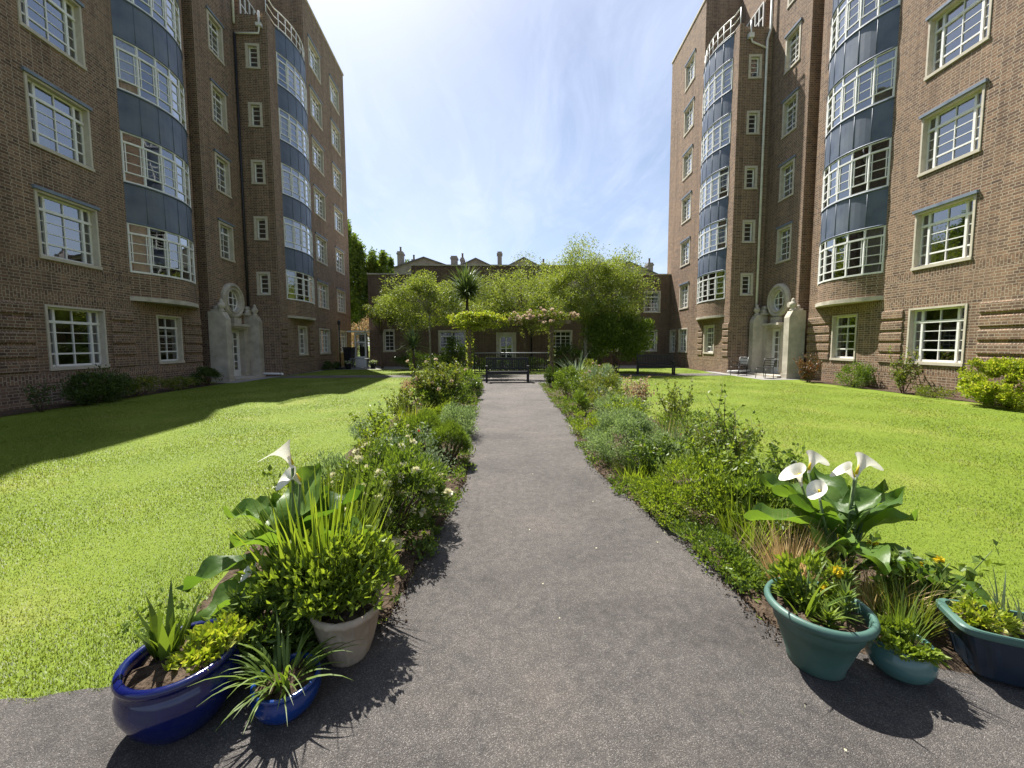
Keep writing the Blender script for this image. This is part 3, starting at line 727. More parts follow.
    if sgn < 0:
        dp.tube([(0.16, ub, TOP - 0.2), (0.16, ub, zj + 0.5), (0.30, ub, zj), (0.30, ub, 0.1)], 0.055, 8)
        dp.tube([(0.30, ub, zj - 0.35), (1.0, ub, zj - 0.05), (1.05, ub, zj + 0.1), (1.08, ub, ztr - 0.1), (1.08, ub, ztr + 0.2)], 0.04, 8)
        dp.box(0.96, 1.2, ub - 0.09, ub + 0.07, zj + 0.12, zj + 0.32)
    else:
        dp.tube([(0.07, ub, TOP - 0.2), (0.07, ub, zj + 0.2)], 0.05, 8)
        dp.tube([(0.05, ub, zj - 0.22), (1.12, ub, zj - 0.16), (1.15, ub, zj + 0.1), (1.15, ub, ztr + 0.1)], 0.042, 8)
        dp.box(1.03, 1.27, ub - 0.09, ub + 0.07, zj + 0.12, zj + 0.26)
    dp.build('downpipe', M['whitepipe'], root)
    if sgn > 0:
        b = MB(sgn); b.tube([(0.07, ub, zj - 0.2), (0.07, ub, 0.1)], 0.05, 8); b.build('downpipe', M['blackmetal'], root)
    # ---- stone portal
    po = MB(sgn); r0 = rcn
    n0, n1 = prm['p0'], prm['p0'] + 0.34; f1 = prm['p1']; f0 = f1 - 0.34
    pw = 0.66
    for a, b in ((n0, n1), (f0, f1)):
        po.box(-0.02, pw, a, b, 0, 2.62)
        # sloping shoulder
        po.quad((pw, a, 2.62), (pw, b, 2.62), (pw - 0.14, b, 2.90), (pw - 0.14, a, 2.90)); po.quad((pw - 0.14, a, 2.90), (pw - 0.14, b, 2.90), (-0.02, b, 2.90), (-0.02, a, 2.90))
        for u in (a, b): po.quad((-0.02, u, 2.62), (pw, u, 2.62), (pw - 0.14, u, 2.90), (-0.02, u, 2.90))
        po.box(-0.02, pw + 0.03, a - 0.03, b + 0.03, 0, 0.22)
    # wall of stone between the piers, open for the door and the round light
    def Pz(a, z): return (0.20, a, z)
    wall(po, Pz, n1, f0, 0, 2.45, [(r0 - 0.46, r0 + 0.46, 0.0, 2.20)])
    po.quad((0.20, r0 - 0.46, 0), (-0.1, r0 - 0.46, 0), (-0.1, r0 - 0.46, 2.2), (0.20, r0 - 0.46, 2.2)); po.quad((0.20, r0 + 0.46, 0), (-0.1, r0 + 0.46, 0), (-0.1, r0 + 0.46, 2.2), (0.20, r0 + 0.46, 2.2))
    po.quad((0.20, r0 - 0.46, 2.2), (-0.1, r0 - 0.46, 2.2), (-0.1, r0 + 0.46, 2.2), (0.20, r0 + 0.46, 2.2))
    po.quad((0.20, n1, 2.45), (0.20, f0, 2.45), (-0.02, f0, 2.45), (-0.02, n1, 2.45))
    po.box(0.0, 0.40, r0 - 0.62, r0 + 0.62, 2.36, 2.47); po.box(0.0, 0.34, r0 - 0.52, r0 + 0.52, 2.27, 2.358)
    # cartouche and scroll blocks
    po.box(0.0, 0.22, r0 - 0.26, r0 + 0.26, 2.475, 2.74)
    # backing slab round the ring
    N = 40
    for i in range(N):
        t0, t1 = 2 * math.pi * i / N, 2 * math.pi * (i + 1) / N
        prof = [(0.78, -0.02), (0.78, 0.10), (0.70, 0.16), (0.64, 0.16), (0.61, 0.10), (0.56, 0.10), (0.53, 0.14), (0.48, 0.12), (0.45, -0.12)]
        for (ra, wa), (rb2, wb2) in zip(prof[:-1], prof[1:]):
            q = [(wa, r0 + ra * math.cos(t0), 3.5 + ra * math.sin(t0)), (wa, r0 + ra * math.cos(t1), 3.5 + ra * math.sin(t1)),
                 (wb2, r0 + rb2 * math.cos(t1), 3.5 + rb2 * math.sin(t1)), (wb2, r0 + rb2 * math.cos(t0), 3.5 + rb2 * math.sin(t0))]
            po.quad(*q, sm=True)
    for a in (n1 - 0.12, f0 - 0.08):     # scrolls on the shoulders beside the ring
        po.tube([(0.08, a + 0.10, 3.04), (0.28, a + 0.10, 3.04)], 0.13, 14); po.box(0.0, 0.32, a - 0.06, a + 0.26, 2.905, 3.0)
    po.tube([(0.0, r0 - 0.95, 3.22), (0.2, r0 - 0.95, 3.22)], 0.12, 12); po.tube([(0.0, r0 + 0.95, 3.22), (0.2, r0 + 0.95, 3.22)], 0.12, 12)
    po.box(-0.02, 0.85, n1 + 0.002, f0 - 0.002, 0.0, 0.10)
    por = po.build('portal', M['stone'], root)
    for a in ((n0 + n1) / 2, (f0 + f1) / 2):
        fi = MB(sgn); fi.lathe([(0.0, 2.90), (0.12, 2.90), (0.13, 2.96), (0.07, 3.0), (0.11, 3.06), (0.15, 3.14), (0.135, 3.22), (0.09, 3.28), (0.06, 3.31), (0.075, 3.36), (0.04, 3.42), (0.0, 3.45)], (0.42, a, 0), 16)
        fi.build('finial', M['stone'], por)
    dr = MB(sgn); x0, x1 = -0.08, -0.03
    dr.box(x0, x1, r0 - 0.46, r0 - 0.36, 0.1, 2.2); dr.box(x0, x1, r0 + 0.36, r0 + 0.46, 0.1, 2.2); dr.box(x0, x1, r0 - 0.36, r0 + 0.36, 2.08, 2.2)
    dr.box(x0, x1 - 0.01, r0 - 0.36, r0 + 0.36, 0.1, 0.40); dr.box(x0, x1 - 0.01, r0 - 0.03, r0 + 0.03, 0.4, 2.08)
    for s_ in (-0.36, 0.28): dr.box(x0, x1 - 0.012, r0 + s_, r0 + s_ + 0.08, 0.4, 2.08)
    for z in (0.78, 1.12, 1.46, 1.80): dr.box(x0, x1 - 0.014, r0 - 0.36, r0 + 0.36, z - 0.025, z + 0.025)
    dr.build('door', M['white'], por)
    dg = MB(sgn); dg.quad((-0.06, r0 - 0.36, 0.4), (-0.06, r0 + 0.36, 0.4), (-0.06, r0 + 0.36, 2.08), (-0.06, r0 - 0.36, 2.08)); dg.build('door_glass', M['glass'], por)
    rw = MB(sgn)
    for a in (-0.16, 0.16): hgt = math.sqrt(0.46 ** 2 - a * a); rw.box(-0.07, -0.03, r0 + a - 0.02, r0 + a + 0.02, 3.5 - hgt, 3.5 + hgt)
    for z in (-0.17, 0.14): hw = math.sqrt(0.46 ** 2 - z * z); rw.box(-0.068, -0.028, r0 - hw, r0 + hw, 3.5 + z - 0.02, 3.5 + z + 0.02)
    rw.tube([(-0.05, r0 + 0.45 * math.cos(t), 3.5 + 0.45 * math.sin(t)) for t in np.linspace(0, 2 * math.pi, 33)], 0.03, 6, caps=False)
    rw.build('round_window', M['white'], por)
    rg = MB(sgn); rg.quad(*[(-0.06, r0 + 0.45 * math.cos(t), 3.5 + 0.45 * math.sin(t)) for t in np.linspace(0, 2 * math.pi, 33)[:-1]]); rg.build('round_pane', M['glass'], por)
    return root

left_block = mansion(1, dict(X0=-11.811, slope=-0.061, Cw=1.45, uB0=1.62, uB1=4.37, uA1=1.02, uE=15.2, big=-3.83, small=-0.58, bow=-0.60, bwin=2.98, ring=3.12, sw=0.77,
                     cbow=6.78, chalf=1.62, csw=0.90, ccols=[(9.90, 1.58), (13.20, 1.58)], p0=1.50, p1=4.30),
        'tall brown brick block of flats on the left with its facade in shade')
right_block = mansion(-1, dict(X0=12.808, slope=0.064, Cw=1.55, uB0=1.78, uB1=4.45, uA1=1.12, uE=13.4, big=-4.0, small=-0.75, bow=-0.77, bwin=2.93, ring=3.05, sw=0.78,
                     cbow=6.60, chalf=1.58, csw=1.05, ccols=[(10.25, 1.30)], cgnd=(12.0, 0.95), p0=1.30, p1=4.25),
        'tall brown brick block of flats on the right with its facade in sunlight')

# ------------------------------------------------------------------ building across the end of the court
def far_building():
    YD = 27.7
    root = thing('low_building', 'low two storey brown brick building closing the far end of the court', 'building', (0, YD, 0), 0)
    X0, X1, XS0, XS1, H1, H2 = -9.1, 12.05, -6.1, 8.2, 6.35, 6.95
    wb = MB()
    wins = [(-7.75, 0.62, 1.40, 1.10), (-3.37, 1.72, 1.36, 1.06), (4.3, 1.4, 1.36, 1.06), (7.6, 1.4, 1.36, 1.06), (10.6, 0.95, 1.36, 1.06), (-3.37, 1.2, 1.32, 3.82), (0.42, 1.2, 1.32, 3.82), (4.3, 1.2, 1.32, 3.82), (8.57, 0.95, 1.32, 3.82), (10.75, 1.0, 1.36, 3.80)]
    holes = [(c - w_ / 2 - .1, c + w_ / 2 + .1, z - .09, z + h + .1) for c, w_, h, z in wins] + [(-0.05, 0.90, 0.02, 2.15)]
    P = lambda a, z: (a, 0, z)
    wall(wb, P, X0, XS0, 0, H1, [h for h in holes if h[1] < XS0], BANDS); wall(wb, P, XS0, XS1, 0, H2, [h for h in holes if h[0] > XS0 and h[1] < XS1], BANDS)
    wall(wb, P, XS1, X1, 0, H1, [h for h in holes if h[0] > XS1 - .6 and h[1] > XS1], BANDS)
    for x, ha in ((X0, H1), (X1, H1)): wb.quad((x, 0, 0), (x, 9, 0), (x, 9, ha), (x, 0, ha))
    for x in (XS0, XS1): wb.quad((x, 0, H1), (x, 9, H1), (x, 9, H2), (x, 0, H2))
    wb.quad((X0, 9, 0), (X1, 9, 0), (X1, 9, H1), (X0, 9, H1))
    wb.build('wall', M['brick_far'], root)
    ro = MB(); ro.box(X0 - .04, XS0 - 0.003, -.05, 9, H1 + .002, H1 + .09); ro.box(XS0, XS1, -.06, 9, H2 + .002, H2 + .09); ro.box(XS1 + 0.003, X1 + .02, -.05, 9, H1 + .002, H1 + .09)
    ro.build('roof', M['stone'], root)
    ins = MB(); ins.quad((X0 + .1, .8, 0), (X1 - .1, .8, 0), (X1 - .1, .8, 6), (X0 + .1, .8, 6)); ins.quad((X0 + .1, .06, 3.2), (X1 - .1, .06, 3.2), (X1 - .1, .8, 3.2), (X0 + .1, .8, 3.2)); ins.build('interior', M['room'], root)
    for i, (c, w_, h, z) in enumerate(wins):
        make_window(root, w_, h, TWO if w_ < 1.1 else ([(-0.25, False), (0.0, True), (0.25, False)] if w_ > 1.3 else [(-.17, True), (.17, True)]), 3, (c, 0, z), -math.pi / 2, surround=.10, depth=.12, curtain=[(0.0, 0.3), (0.7, 1.0)] if z > 3 else None, glass='glass_dim')
    d = MB(); d.box(-0.28, -0.05, -.10, .06, 0, 2.36); d.box(0.90, 1.13, -.10, .06, 0, 2.36); d.box(-0.05, 0.90, -.10, .06, 2.15, 2.36); d.build('door_surround', M['stone'], root)
    d = MB()
    for a, b in ((-.05, .06), (.79, .90), (.38, .47)): d.box(a, b, .04, .09, 0, 2.15)
    for z0, z1 in ((0, .35), (2.03, 2.15), (1.2, 1.25), (.78, .82), (1.62, 1.66)): d.box(-.05, .9, .043, .087, z0, z1)
    dr = d.build('door', M['white'], root)
    g = MB(); g.quad((-.05, .07, .3), (.9, .07, .3), (.9, .07, 2.1), (-.05, .07, 2.1)); g.build('pane', M['glass_dim'], dr)
    for x in (2.2, 6.0): 
        p = MB(); p.tube([(x, -.08, 0.05), (x, -.08, 6.7)], .05, 8); p.build('downpipe', M['blackmetal'], root)
    return root
far_building()

# houses of the street behind
def town_house(x, y, wd, eave, ridge, label, stacks, mat='render'):
    r = thing('town_house', label, 'house', (x, y, 0), 0, 'houses behind the court')
    a = wd / 2; b = MB()
    b.quad((-a, 0, 0), (a, 0, 0), (a, 0, eave), (0, 0, ridge), (-a, 0, eave)); b.quad((a, 10, 0), (-a, 10, 0), (-a, 10, eave), (0, 10, ridge), (a, 10, eave))
    b.quad((-a, 10, 0), (-a, 0, 0), (-a, 0, eave), (-a, 10, eave)); b.quad((a, 0, 0), (a, 10, 0), (a, 10, eave), (a, 0, eave))
    b.build('wall', M[mat], r)
    f = MB(); n = Vector((ridge - eave, 0, a)).normalized()
    for s in (-1, 1):
        e0 = (s * (a + .12), -.15, eave - .08); e1 = (0, -.15, ridge + .03)
        f.quad((e0[0], -.15, e0[2] + .03), (0, -.15, ridge + .06), (0, 10.2, ridge + .06), (e0[0], 10.2, e0[2] + .03)) ; f.quad((e0[0], -.15, e0[2] - .12), (0, -.15, ridge - .10), (0, -.15, ridge + .06), (e0[0], -.15, e0[2] + .03))
    f.build('roof', M['slate'], r)
    for (sx_, w_, top, pots) in stacks:
        c = MB(); c.box(sx_ - w_ / 2, sx_ + w_ / 2, 1.0, 1.9, eave - 1, top); c.box(sx_ - w_ / 2 - .08, sx_ + w_ / 2 + .08, .92, 1.98, top - .35, top - .18)
        c = c.build('chimney', M['render'], r)
        for q in range(pots):
            px_ = sx_ - w_ / 2 + w_ * (q + .5) / pots; k = MB(); k.lathe([(0.13, top), (0.16, top + .06), (0.11, top + .12), (.10, top + .5), (.14, top + .56), (0.0, top + .57)], (px_, 1.45, 0), 10); k.build('chimney_pot', M['post'], c)
    return r
town_house(-8.5, 45, 7.4, 10.1, 11.3, 'pale gabled house behind the low building with a tall chimney, nearest the tall poplar', [(-2.9, .6, 12.2, 1), (-1.4, .42, 11.3, 1)])
town_house(-2.7, 45, 5.4, 10.0, 11.2, 'pale gabled house behind the palm tree with two narrow chimneys', [(-2.55, .7, 11.7, 0), (-1.6, .4, 11.5, 1), (2.7, .5, 12.2, 0)])
town_house(2.7, 45, 5.2, 10.0, 11.3, 'pale gabled house rising above the middle of the low roof', [(2.4, .5, 10.9, 1)])
town_house(14.6, 45, 6.6, 9.6, 10.9, 'pale gabled house half hidden behind the big spreading tree', [(3.0, .6, 11.0, 1)])

# ------------------------------------------------------------------ plants
def Z0(x, y): return 0.03

def blooms(r, pts, mat, size):
    """every bloom a part of its own: petals round one centre, then copies"""
    a = np.arange(16) * 2.4; el = np.where(np.arange(16) < 6, 1.1, np.where(np.arange(16) < 11, .6, .15)); D = np.stack([np.cos(a) * np.cos(el), np.sin(a) * np.cos(el), np.sin(el)], 1)
    V, F = leaf_geo(np.zeros((16, 3)), D, size, size * .75, .12, .6); o = None
    for p in pts:
        c = np_mesh('flower', V, F, M[mat], r) if o is None else o.copy()
        if o is None: o = c
        else: COL.objects.link(c); c.parent = r
        c.location = tuple(p); k = rng.uniform(.75, 1.2); c.scale = (k, k, k); c.rotation_euler = (rng.normal() * .5, rng.normal() * .5, rng.uniform(0, 6))

def mound(name, label, cat, loc, rad, mat, n, ln, wd, group=None, nclump=26, spread=.38, up=.5, stems=None, zc=None, flowers=None, cut=-.75, fold=.22, shell=.6):
    """a leafy shrub: leaves gathered in uneven clumps on visible stems"""
    r = thing(name, label, cat, loc, 0, group)
    zc = rad[2] * .95 if zc is None else zc
    n = int(n * 1.55); P, c, q = clump_pts(n, (0, 0, zc), rad, nclump, spread, shell, cut)
    P = P[P[:, 2] > .01]; D = unit((P - np.array([0, 0, zc * .5])) / np.array(rad)) * .8 + rng.normal(size=P.shape) * .55; D[:, 2] += up
    V, F = leaf_geo(P, D, ln * rng.uniform(.6, 1.3, len(P)), wd * rng.uniform(.7, 1.2, len(P)), fold)
    np_mesh('foliage', V, F, M[mat], r)
    s = MB()
    for k in range(10):
        t = P[rng.integers(len(P))] * .85; b0 = np.array([rng.normal() * .06 * rad[0], rng.normal() * .06 * rad[1], -.03]); m_ = (b0 + t) / 2 + rng.normal(size=3) * .06 * rad[0] + np.array([0, 0, .12 * rad[2]])
        tk = .006 + .012 * rad[2]; s.tube([b0, m_, t], [tk, tk * .7, tk * .3], 5)
    s.build('stem', M[stems or 'bark'], r)
    if flowers:
        fm, fn, fr = flowers
        idx = rng.choice(len(P), fn); FP = []; FD = []
        o = P[idx] * np.array([1.04, 1.04, 1.03]) + np.array([0, 0, .01]); o = o[np.argsort(-o[:, 2])][:max(1, int(fn * .8))]
        blooms(r, o, fm, fr)
    return r

def straps(name, label, cat, loc, n, ln, wd, mat, lean=(.05, .5), bend=(.2, 1.0), spread=.06, group=None, K=6):
    r = thing(name, label, cat, loc, 0, group)
    az = rng.uniform(0, 2 * np.pi, n); rr = spread * np.sqrt(rng.random(n)); P = np.stack([rr * np.cos(az), rr * np.sin(az), np.zeros(n) - .01], 1)
    az = az + rng.normal(size=n) * .5
    V, F = blade_geo(P, az, rng.uniform(*lean, n), rng.uniform(*bend, n), ln * rng.uniform(.55, 1.1, n), wd * rng.uniform(.7, 1.15, n), K)
    np_mesh('foliage', V, F, M[mat], r); return r

def stalks(name, label, cat, loc, n, h, rad, leaf, stem='darkstem', nl=26, ls=.05, group=None, flower=None, fsize=.05, nfl=3, tip=.4):
    """open rose-like shrub: bare stems with scattered leaves"""
    r = thing(name, label, cat, loc, 0, group); s = MB(); LP = []; LD = []; tips = []
    for k in range(n):
        a = rng.uniform(0, 2 * np.pi); lean = rng.uniform(.1, 1) * rad; hh = h * rng.uniform(.55, 1.05)
        p0 = np.array([math.cos(a) * .05 * rad, math.sin(a) * .05 * rad, -.02]); p3 = np.array([math.cos(a) * lean, math.sin(a) * lean, hh])
        p1 = p0 + (p3 - p0) * .35 + rng.normal(size=3) * .05 * h; p2 = p0 + (p3 - p0) * .7 + rng.normal(size=3) * .06 * h
        w_ = .003 + .003 * h; s.tube([p0, p1, p2, p3], [w_, w_ * .8, w_ * .6, w_ * .35], 5); tips.append(p3)
        pts = [p0, p1, p2, p3]
        for q in range(2):
            b0 = p1 + (p2 - p1) * rng.random(); e = b0 + np.array([rng.normal() * .3 * rad, rng.normal() * .3 * rad, rng.uniform(.1, .3) * h]); s.tube([b0, e], [w_ * .5, w_ * .25], 4); tips.append(e)
            for j in range(nl // 3): LP.append(b0 + (e - b0) * rng.random() + rng.normal(size=3) * .02); LD.append(rand_dirs(1, .3)[0])
        for j in range(nl):
            t = tip * .6 + (1 - tip * .6) * rng.random(); i = min(int(t * 3), 2); f = t * 3 - i; LP.append(pts[i] + (pts[i + 1] - pts[i]) * f + rng.normal(size=3) * .02); LD.append(rand_dirs(1, .2)[0])
    s.build('stem', M[stem], r)
    V, F = leaf_geo(np.array(LP), np.array(LD), ls * rng.uniform(.6, 1.3, len(LP)), ls * .6, .2); np_mesh('foliage', V, F, M[leaf], r)
    if flower:
        blooms(r, [tips[i] for i in rng.choice(len(tips), min(nfl, len(tips)), replace=False)], flower, fsize * .62)
    return r

def big_leaf(base, az, plen, pang, ln, wd, droop, ruffle=.40, roll=0.0):
    """arrow-shaped calla leaf on its stalk; returns stalk points and blade grid"""
    h = np.array([math.cos(az), math.sin(az), 0]); s = np.array([-math.sin(az), math.cos(az), 0]); up = np.array([0, 0, 1.0])
    p0 = np.array(base); a = pang * .45; pts = [p0]
    for k in range(5):
        p0 = p0 + (h * math.sin(a) + up * math.cos(a)) * plen / 5; a += pang * .22; pts.append(p0)
    ang = pang + .75; NL, NW = 10, 7; V = []; cur = p0.copy()
    prof = [0.0, .62, .92, 1.0, .96, .86, .72, .55, .36, .17, .0]
    for i in range(NL + 1):
        t = i / NL; d = h * math.sin(ang) + up * math.cos(ang); nrm = np.cross(s, d) * -1
        nrm = nrm / np.linalg.norm(nrm)
        for j in range(NW):
            v = (j / (NW - 1) - .5) * 2
            back = (1 - t) ** 3 * abs(v) * .38 * ln    # lobes at the base
            wv = wd * .5 * prof[i] if i else wd * .5 * .42
            side = s * math.cos(roll) + nrm * math.sin(roll)
            off = nrm * ((abs(v) ** 1.4) * wd * .28 + ruffle * wd * .35 * math.sin(t * 11 + 2.2 * v + az * 3) * abs(v))
            V.append(cur + side * v * wv - d * back * (1 if i < 4 else 0) + off)
        cur = cur + d * ln / NL; ang += droop / NL * (0.6 + t)
    F = [[i * NW + j, i * NW + j + 1, (i + 1) * NW + j + 1, (i + 1) * NW + j] for i in range(NL) for j in range(NW - 1)]
    return pts, np.array(V), np.array(F)

def calla(label, loc, leaves, flowers):
    r = thing('calla_lily', label, 'plant', loc); gs = []; st = MB()
    for lf in leaves:
        pts, V, F = big_leaf(*lf); gs.append((V, F)); st.tube(pts, [.014, .013, .012, .010, .009, .007], 7)
    V, F = join_geo(*gs); np_mesh('foliage', V, F, M['lf_calla'], r, smooth=True)
    st.build('stalk', M['stem'], r)
    for (x, y, h, az, tilt, sz) in flowers:
        fs = MB(); b = Vector((x * .25, y * .25, 0)); e = Vector((x, y, h)); m_ = b.lerp(e, .55) + Vector((0, 0, .05)); fs.tube([b, m_, e], [.010, .009, .008], 7)
        fo = fs.build('flower', M['stem'], r)
        n, K = 22, 9; V = []; ca, sa = math.cos(az), math.sin(az)
        for i in range(K + 1):
            t = i / K
            for j in range(n):
                ph = 2 * math.pi * j / n; front = (1 + math.cos(ph)) / 2        # the pointed lip
                rad = sz * (.07 + .13 * t + .40 * t ** 3.2 * (.6 + .9 * front)); zz = sz * (1.25 * t - .34 * t ** 5 * front + .10 * t ** 3 * (1 - front))
                lx = rad * math.cos(ph) + sz * .12 * t * t; ly = rad * math.sin(ph) * .85
                if i == K: lx += sz * .42 * front ** 7; zz -= sz * .10 * front ** 5
                lx, lz = lx * math.cos(tilt) + zz * math.sin(tilt), zz * math.cos(tilt) - lx * math.sin(tilt)
                V.append((x + lx * ca - ly * sa, y + lx * sa + ly * ca, h + lz))
        F = [[i * n + j, i * n + (j + 1) % n, (i + 1) * n + (j + 1) % n, (i + 1) * n + j] for i in range(K) for j in range(n)]
        np_mesh('spathe', np.array(V), np.array(F), M['fl_white'], fo, smooth=True)
        sp = MB(); sp.tube([(x, y, h + .02), (x + .02 * ca, y + .02 * sa, h + sz * .75)], [.009, .006], 7); sp.build('spadix', M['fl_yellow'], fo)
    return r

# ---- pots
def pot(label, loc, prof, mat, soil_r, soil_z, n=40, rib=0.0, group='plant pots at the end of the path'):
    mb = MB(); mb.lathe(prof, (0, 0, 0), n, rib=rib); o = mb.build('plant_pot', M[mat], None, loc, smooth=True); tag(o, label, 'pot', group)
    s = MB(); N = 26; ring = [(soil_r * math.cos(2 * math.pi * k / N), soil_r * math.sin(2 * math.pi * k / N)) for k in range(N)]
    for k in range(N):
        a, b = ring[k], ring[(k + 1) % N]; z1 = soil_z + .012 * math.sin(k * 2.3); z2 = soil_z + .012 * math.sin((k + 1) * 2.3)
        s.quad((0, 0, soil_z + .02), (a[0], a[1], z1), (b[0], b[1], z2))
    s.build('soil', M['soil'], o); return o
pot('big round cobalt blue glazed pot, leftmost of the pots', (-1.29, 1.53, .004),
    [(0, 0), (.125, 0), (.135, .012), (.172, .065), (.198, .135), (.2, .175), (.189, .212), (.179, .226), (.183, .234), (.196, .243), (.199, .256), (.193, .268), (.18, .272), (.17, .266), (.166, .25), (.17, .22), (.17, .16)], 'blueglaze', .17, .22)
pot('small bright blue glazed bowl between the big blue pot and the beige pot', (-.885, 1.545, .004),
    [(0, 0), (.075, 0), (.082, .008), (.112, .04), (.128, .08), (.126, .108), (.119, .12), (.123, .127), (.127, .135), (.124, .143), (.115, .145), (.109, .138), (.108, .12), (.11, .09)], 'blueglaze2', .109, .118, group='plant pots at the end of the path')
pr = [(0, 0), (.085, 0), (.09, .008)]
pot('beige ribbed barrel pot under a spilling green shrub', (-.745, 1.83, .004),
    [(0, 0), (.088, 0), (.094, .01), (.118, .08), (.138, .16), (.148, .222), (.156, .226), (.159, .24), (.156, .256), (.146, .26), (.138, .254), (.134, .22), (.132, .19)], 'beigepot', .134, .22, n=96, rib=.03)
pot('large teal plastic flower pot with a thick rolled rim beside the path', (1.475, 1.70, .004),
    [(0, 0), (.105, 0), (.112, .006), (.115, .03), (.145, .12), (.165, .185), (.172, .19), (.178, .225), (.186, .25), (.200, .254), (.211, .264), (.214, .278), (.208, .292), (.196, .297), (.187, .291), (.183, .27), (.176, .22)], 'tealpot', .18, .245)
pot('small pale teal glazed bowl between the large teal pot and the trough', (1.80, 1.625, .014),
    [(0, 0), (.072, 0), (.080, .006), (.108, .032), (.122, .068), (.12, .098), (.108, .124), (.104, .132), (.109, .139), (.114, .147), (.111, .155), (.103, .157), (.098, .15), (.097, .13), (.1, .1)], 'tealglaze', .098, .135)
def trough():
    rz = math.atan2(-.42, .9); c = (2.385, 1.545, .03); Lh, Wh = .33, .125
    def ring(k, z, rib=0.0, N=72):
        out = []
        for i in range(N):
            t = 2 * math.pi * i / N; e = .28
            x = Lh * math.copysign(abs(math.cos(t)) ** e, math.cos(t)); y = Wh * math.copysign(abs(math.sin(t)) ** e, math.sin(t))
            kk = k + (rib * math.sin(x * 95) if abs(y) > .9 * Wh else rib * math.sin(y * 95))
            out.append((x * (k + (kk - k) * .2), y * kk, z))
        return out
    body = [ring(.80, 0), ring(.82, .006), ring(.85, .05, .03), ring(.93, .15, .03), ring(.955, .185)]; rim = [ring(.955, .186), ring(1.0, .188), ring(1.02, .196), ring(1.02, .216), ring(1.0, .222), ring(.93, .221), ring(.915, .21), ring(.90, .16)]
    def skin(rings, nm, mat, parent=None):
        mb = MB()
        for a, b in zip(rings[:-1], rings[1:]):
            for i in range(len(a)): j = (i + 1) % len(a); mb.quad(a[i], a[j], b[j], b[i], sm=True)
        if nm == 'flower_trough': mb.quad(*rings[0][::-1])
        return mb.build(nm, M[mat], parent)
    o = skin(body, 'flower_trough', 'navy'); o.location = c; o.rotation_euler = (0, 0, rz)
    tag(o, 'long navy plastic flower trough with a teal rim at the lawn edge', 'trough'); skin(rim, 'rim', 'tealpot', o)
    s = MB(); q = ring(.905, .185); s.quad(*q); s.build('soil', M['soil'], o); return c, rz
tc_, trz = trough()

# ---- plants in the pots
straps('day_lily', 'tuft of broad upright green leaves in the big blue pot', 'plant', (-1.38, 1.57, .22), 24, .28, .042, 'lf_mid', (.0, .45), (.1, .9), .04)
mound('creeping_plant', 'pale yellow green leafy plant filling the right of the big blue pot', 'plant', (-1.21, 1.55, .225), (.115, .11, .05), 'lf_yellow', 700, .030, .026, nclump=18, up=.7, stems='stem')
straps('spider_plant', 'arching strap-leaved plant hanging over the small bright blue bowl', 'plant', (-.90, 1.55, .12), 70, .30, .014, 'lf_mid', (.2, 1.1), (.8, 2.2), .07)
mound('broadleaf_shrub', 'dense glossy green shrub spilling over the beige pot', 'shrub', (-.88, 1.92, .20), (.33, .24, .17), 'lf_bright', 3300, .048, .022, nclump=34, spread=.36, up=.5, zc=.15, cut=-.75, shell=.35)
mound('trailing_plant', 'dark trailing plant filling the gap behind the two blue pots', 'plant', (-1.08, 1.80, .03), (.20, .15, .17), 'lf_mid', 1700, .045, .018, nclump=26, up=.3)
straps('agapanthus', 'dark green strap leaves at the left of the large teal pot', 'plant', (1.40, 1.70, .24), 14, .26, .026, 'lf_mid', (.1, .7), (.3, 1.2), .045)
mound('marigold', 'leafy plant with yellow flowers in the large teal pot', 'plant', (1.49, 1.78, .24), (.13, .10, .11), 'lf_bright', 700, .045, .02, nclump=18, stems='stem', flowers=('fl_yellow', 3, .035))
for (x, y, z, h) in ((1.55, 1.64, .245, .13), (1.44, 1.60, .24, .07), (1.62, 1.72, .245, .17)):
    r_ = thing('lily_shoot', {.13: 'whorled lily shoot in the middle of the large teal pot', .07: 'short whorled lily shoot at the front of the large teal pot', .17: 'tall whorled lily shoot at the right of the large teal pot'}[h], 'plant', (x, y, z), 0, 'whorled lily shoots in the teal pot')
    n_ = 90; zz = rng.random(n_) * h; a_ = rng.uniform(0, 6.28, n_); P_ = np.stack([.004 * np.cos(a_), .004 * np.sin(a_), zz], 1)
    V_, F_ = blade_geo(P_, a_, .5 + .9 * (1 - zz / h), .3, .055 + .02 * rng.random(n_), .011, 4); np_mesh('foliage', V_, F_, M['lf_bright'] if h < .1 else M['lf_mid'], r_)
    s_ = MB(); s_.tube([(0, 0, -.02), (0, 0, h)], .006, 6); s_.build('stem', M['stem'], r_)
mound('leafy_cushion', 'low bright leafy cushion in the small pale teal bowl', 'plant', (1.785, 1.60, .137), (.085, .085, .055), 'lf_bright', 500, .03, .022, nclump=14, stems='stem')
straps('chive_tuft', 'upright grassy tuft standing in the small pale teal bowl', 'plant', (1.83, 1.65, .13), 90, .27, .006, 'lf_mid', (.0, .45), (.0, .6), .05)
straps('garlic_tuft', 'upright grey green grassy leaves in the navy trough', 'plant', (2.36, 1.59, .215), 55, .24, .011, 'lf_grey', (.0, .5), (.1, .8), .10)
mound('trough_plant', 'low light green leafy plant at the near end of the navy trough', 'plant', (2.20, 1.64, .21), (.10, .07, .05), 'lf_yellow', 420, .032, .016, nclump=14, stems='stem')
mound('trough_plant', 'pale green leafy plant in the far end of the navy trough', 'plant', (2.50, 1.51, .21), (.13, .08, .07), 'lf_grey', 520, .036, .016, nclump=14, stems='stem')

